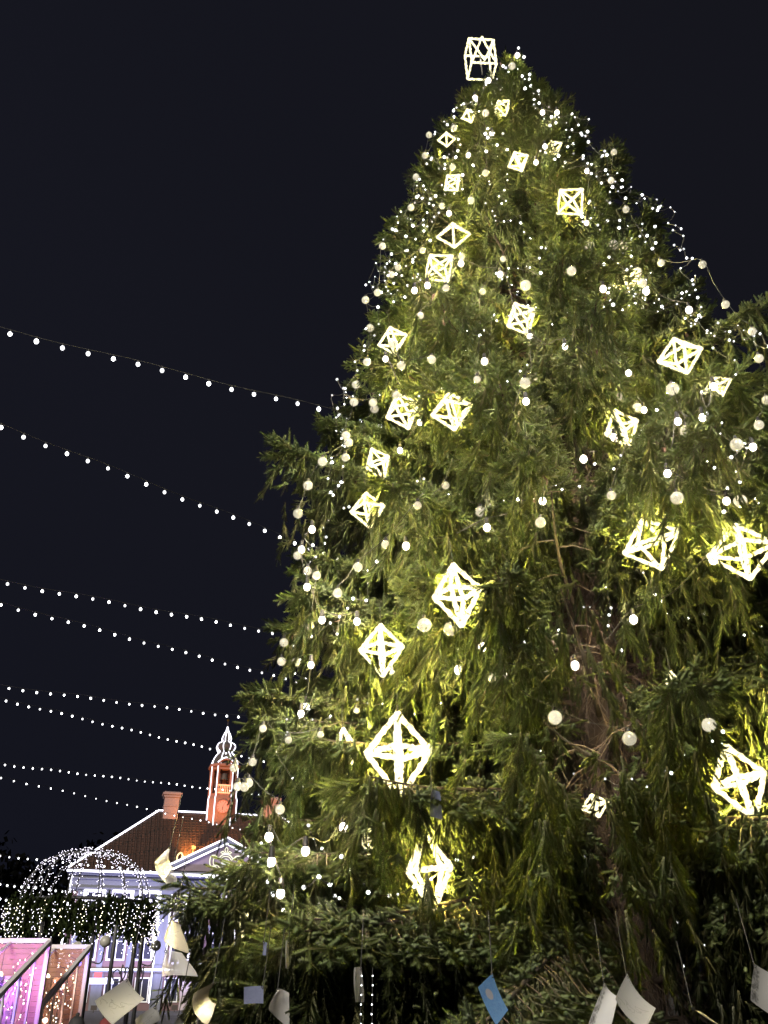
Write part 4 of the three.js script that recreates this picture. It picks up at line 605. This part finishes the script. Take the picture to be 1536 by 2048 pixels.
// ---------- laminated drawings tied to the lowest boughs ----------
{
  const G = 'laminated sheets tied to the boughs', paperT = (fn) => canvasTex(128, 160, (g) => { g.fillStyle = '#ffffff'; g.fillRect(0, 0, 128, 160); fn(g); });
  const smudge = (g, n, col) => { for (let i = 0; i < n; i++) { g.strokeStyle = col; g.lineWidth = rr(0.5, 1.5); g.beginPath(); const x = rr(10, 118), y = rr(10, 150); g.moveTo(x, y); g.lineTo(x + rr(-14, 14), y + rr(-14, 14)); g.stroke(); } };
  const doodle = (g) => { g.strokeStyle = 'rgba(90,90,95,0.45)'; g.lineWidth = 1.4; for (let k = 0; k < 5; k++) { g.beginPath(); let x = rr(20, 100), y = rr(25, 130); g.moveTo(x, y); for (let j = 0; j < 7; j++) { x += rr(-16, 16); y += rr(-12, 12); g.lineTo(x, y); } g.stroke(); } g.strokeStyle = 'rgba(150,150,150,0.35)'; g.strokeRect(4, 4, 120, 152); g.fillStyle = 'rgba(30,30,30,0.8)'; for (const x of [20, 26, 34]) { g.beginPath(); g.arc(x, 8, 1.3, 0, 7); g.fill(); } }, plain = paperT((g) => { smudge(g, 16, 'rgba(120,120,120,0.25)'); doodle(g); }), pencil = paperT((g) => { for (let i = 0; i < 160; i++) { g.fillStyle = `rgba(60,60,60,${rr(0.05, 0.3)})`; g.beginPath(); g.arc(rr(5, 40), rr(20, 150), rr(1, 7), 0, 7); g.fill(); } }), blue = paperT((g) => { g.fillStyle = '#7fb4ee'; g.fillRect(0, 0, 128, 160); smudge(g, 260, 'rgba(40,90,170,0.35)'); smudge(g, 120, 'rgba(230,240,255,0.4)'); g.fillStyle = 'rgba(225,205,200,0.8)'; g.beginPath(); g.ellipse(45, 85, 18, 30, 0.4, 0, 7); g.fill(); }), greyblue = paperT((g) => { g.fillStyle = '#a6adc6'; g.fillRect(0, 0, 128, 160); smudge(g, 120, 'rgba(70,80,120,0.4)'); });
  const mk = (t, c, r = 0.42) => new THREE.MeshPhysicalMaterial({ color: new THREE.Color().setRGB(...c), map: t, roughness: r, clearcoat: 0.6, clearcoatRoughness: 0.25, transmission: 0.12, thickness: 0, side: THREE.DoubleSide });
  const M = { white: mk(plain, [0.29, 0.29, 0.29]), tan: mk(plain, [0.26, 0.235, 0.2]), pencil: mk(pencil, [0.36, 0.36, 0.37]), blue: mk(blue, [0.36, 0.38, 0.42]), greyblue: mk(greyblue, [0.34, 0.35, 0.42]), clear: new THREE.MeshPhysicalMaterial({ color: new THREE.Color().setRGB(0.75, 0.75, 0.78), roughness: 0.35, transmission: 0.55, thickness: 0, clearcoat: 1, side: THREE.DoubleSide }) };
  const sheet = (label, mat, c, bow = 0.03, cat = 'paper sheet') => { // corners: px, py, depth along the sight line
    const q = c.map(([x, y, t]) => ray(x, y).multiplyScalar(t).add(V(0, EYE, 0))), o = q[0].clone().add(q[1]).add(q[2]).add(q[3]).multiplyScalar(0.25), t = thing('paper_sheet', label, cat, o.toArray(), G), n = 8, P = [], UV = [], I = [];
    const nrm = q[1].clone().sub(q[0]).cross(q[3].clone().sub(q[0])).normalize();
    for (let j = 0; j <= n; j++) for (let i = 0; i <= n; i++) { const u = i / n, v = j / n, p = q[0].clone().lerp(q[1], u).lerp(q[3].clone().lerp(q[2], u), v).sub(o).addScaledVector(nrm, bow * (4 * (u - u * u) - 0.5) + bow * 0.4 * Math.sin(v * 3 + u * 2)); P.push(p.x, p.y, p.z); UV.push(u, 1 - v); }
    for (let j = 0; j < n; j++) for (let i = 0; i < n; i++) { const k = j * (n + 1) + i; I.push(k, k + n + 1, k + 1, k + 1, k + n + 1, k + n + 2); }
    const g = new THREE.BufferGeometry(); g.setAttribute('position', new THREE.Float32BufferAttribute(P, 3)); g.setAttribute('uv', new THREE.Float32BufferAttribute(UV, 2)); g.setIndex(I); g.computeVertexNormals();
    part(t, 'sheet', g, M[mat]);
    const hi = q.reduce((a, b) => (b.y > a.y ? b : a)).clone().sub(o); part(t, 'thread', rod(hi.clone().lerp(V(0, 0, 0), 0.06), hi.clone().add(V(0.01, 0.3, -0.12)), 0.0025, 4), wire);
    part(t, 'eyelet', new THREE.TorusGeometry(0.006, 0.002, 5, 10).translate(hi.x * 0.9, hi.y * 0.9, hi.z * 0.9 + 0.004), wire);
    return t;
  };
  sheet('pale tan kite-shaped sheet hanging highest, in front of the tiled roof', 'tan', [[340, 1691, 5.0], [344, 1735, 4.95], [322, 1762, 4.8], [307, 1724, 4.85]], 0.02);
  sheet('creased clear sleeve directly below the tan kite-shaped sheet', 'clear', [[322, 1744, 4.86], [344, 1738, 4.96], [346, 1765, 4.95], [328, 1768, 4.85]], 0.03);
  sheet('pale pointed sheet hanging over the facade pilasters', 'tan', [[351, 1822, 4.9], [358, 1850, 4.9], [366, 1908, 4.72], [322, 1878, 4.72]], 0.04);
  sheet('crumpled clear sleeve with grey folds between the pointed sheet and the big white sheet', 'clear', [[330, 1900, 4.8], [362, 1905, 4.9], [384, 1950, 4.9], [318, 1952, 4.75]], 0.05);
  sheet('big plain white sheet turned on its corner, in front of the greenhouses and arbour', 'white', [[254, 1957, 4.5], [289, 1998, 4.48], [222, 2052, 4.3], [188, 2003, 4.32]], 0.015);
  sheet('curved cream sheet standing up right of the big white sheet', 'tan', [[428, 1964, 4.55], [430, 2009, 4.5], [400, 2054, 4.35], [381, 1988, 4.4]], 0.05);
  sheet('small blue-grey card hanging level under a small lamp', 'greyblue', [[488, 1974, 4.9], [527, 1972, 4.9], [527, 2006, 4.9], [488, 2008, 4.9]], 0.005, 'card');
  sheet('shaded clear sleeve hanging right of the blue-grey card', 'clear', [[555, 1978, 4.75], [577, 1985, 4.85], [570, 2052, 4.85], [533, 2015, 4.7]], 0.03);
  sheet('folded lilac card hanging between the two lowest big lanterns', 'greyblue', [[862, 1576, 6.3], [880, 1584, 6.4], [880, 1638, 6.4], [858, 1632, 6.3]], 0.02, 'card');
  sheet('blue painted card hanging on its corner at the bottom centre', 'blue', [[984, 1947, 4.52], [1016, 2020, 4.46], [990, 2052, 4.34], [955, 1975, 4.4]], 0.008, 'card');
  sheet('grey-white sheet with a pale face and a dark corner at the bottom, right of centre', 'white', [[1252, 1949, 4.5], [1311, 2017, 4.42], [1284, 2066, 4.25], [1228, 2000, 4.3]], 0.02);
  sheet('pencil-shaded sheet tucked behind the grey-white sheet', 'pencil', [[1208, 1966, 4.5], [1236, 1994, 4.48], [1214, 2070, 4.34], [1174, 2052, 4.36]], 0.02);
  sheet('pale sheet cut by the right edge of view', 'pencil', [[1507, 1927, 4.4], [1560, 1956, 4.5], [1556, 2040, 4.5], [1499, 2000, 4.35]], 0.015);
  sheet('sheet seen edge-on at the bottom right', 'tan', [[1382, 2016, 4.4], [1400, 2022, 4.9], [1450, 2060, 4.9], [1440, 2053, 4.4]], 0.004);
  sheet('narrow clear sleeve hanging beside two threads of beads', 'clear', [[708, 1936, 4.8], [722, 1934, 4.95], [722, 2004, 4.95], [709, 2005, 4.8]], 0.02);
  sheet('white sheet seen edge-on hanging under the lower left boughs', 'white', [[573, 1880, 4.8], [577, 1882, 5.0], [574, 1938, 5.0], [571, 1935, 4.8]], 0.01);
  sheet('tiny printed tag hanging above the blue-grey card', 'greyblue', [[527, 1884, 4.9], [534, 1885, 4.9], [532, 1911, 4.9], [525, 1910, 4.9]], 0.002, 'tag');
  sheet('white sheet lying low behind the big white sheet', 'white', [[268, 2040, 4.6], [312, 2012, 4.7], [318, 2040, 4.7], [280, 2066, 4.6]], 0.02);
  sheet('white sheet corner poking up at the bottom left of the cream sheet', 'white', [[357, 2030, 4.6], [368, 2048, 4.65], [360, 2070, 4.6], [345, 2056, 4.6]], 0.01);
  // beaded light threads
  for (const [x, label] of [[722, 'beaded light thread hanging left of another at the bottom of the spruce'], [745, 'beaded light thread hanging right of another at the bottom of the spruce']]) {
    const a = ray(x, 1935).multiplyScalar(4.85).add(V(0, EYE, 0)), t = thing('bead_thread', label, 'light thread', a.toArray(), 'beaded light threads');
    part(t, 'thread', rod(V(0, 0, 0), V(0, -0.42, 0), 0.002, 4), wire); for (let i = 0; i < 9; i++) { const b = part(t, 'bead_lamp', new THREE.IcosahedronGeometry(0.004, 0), coolLed); b.position.set(rr(-0.004, 0.004), -0.04 - i * 0.045, 0); }
  }
}

renderer.render(scene, camera);
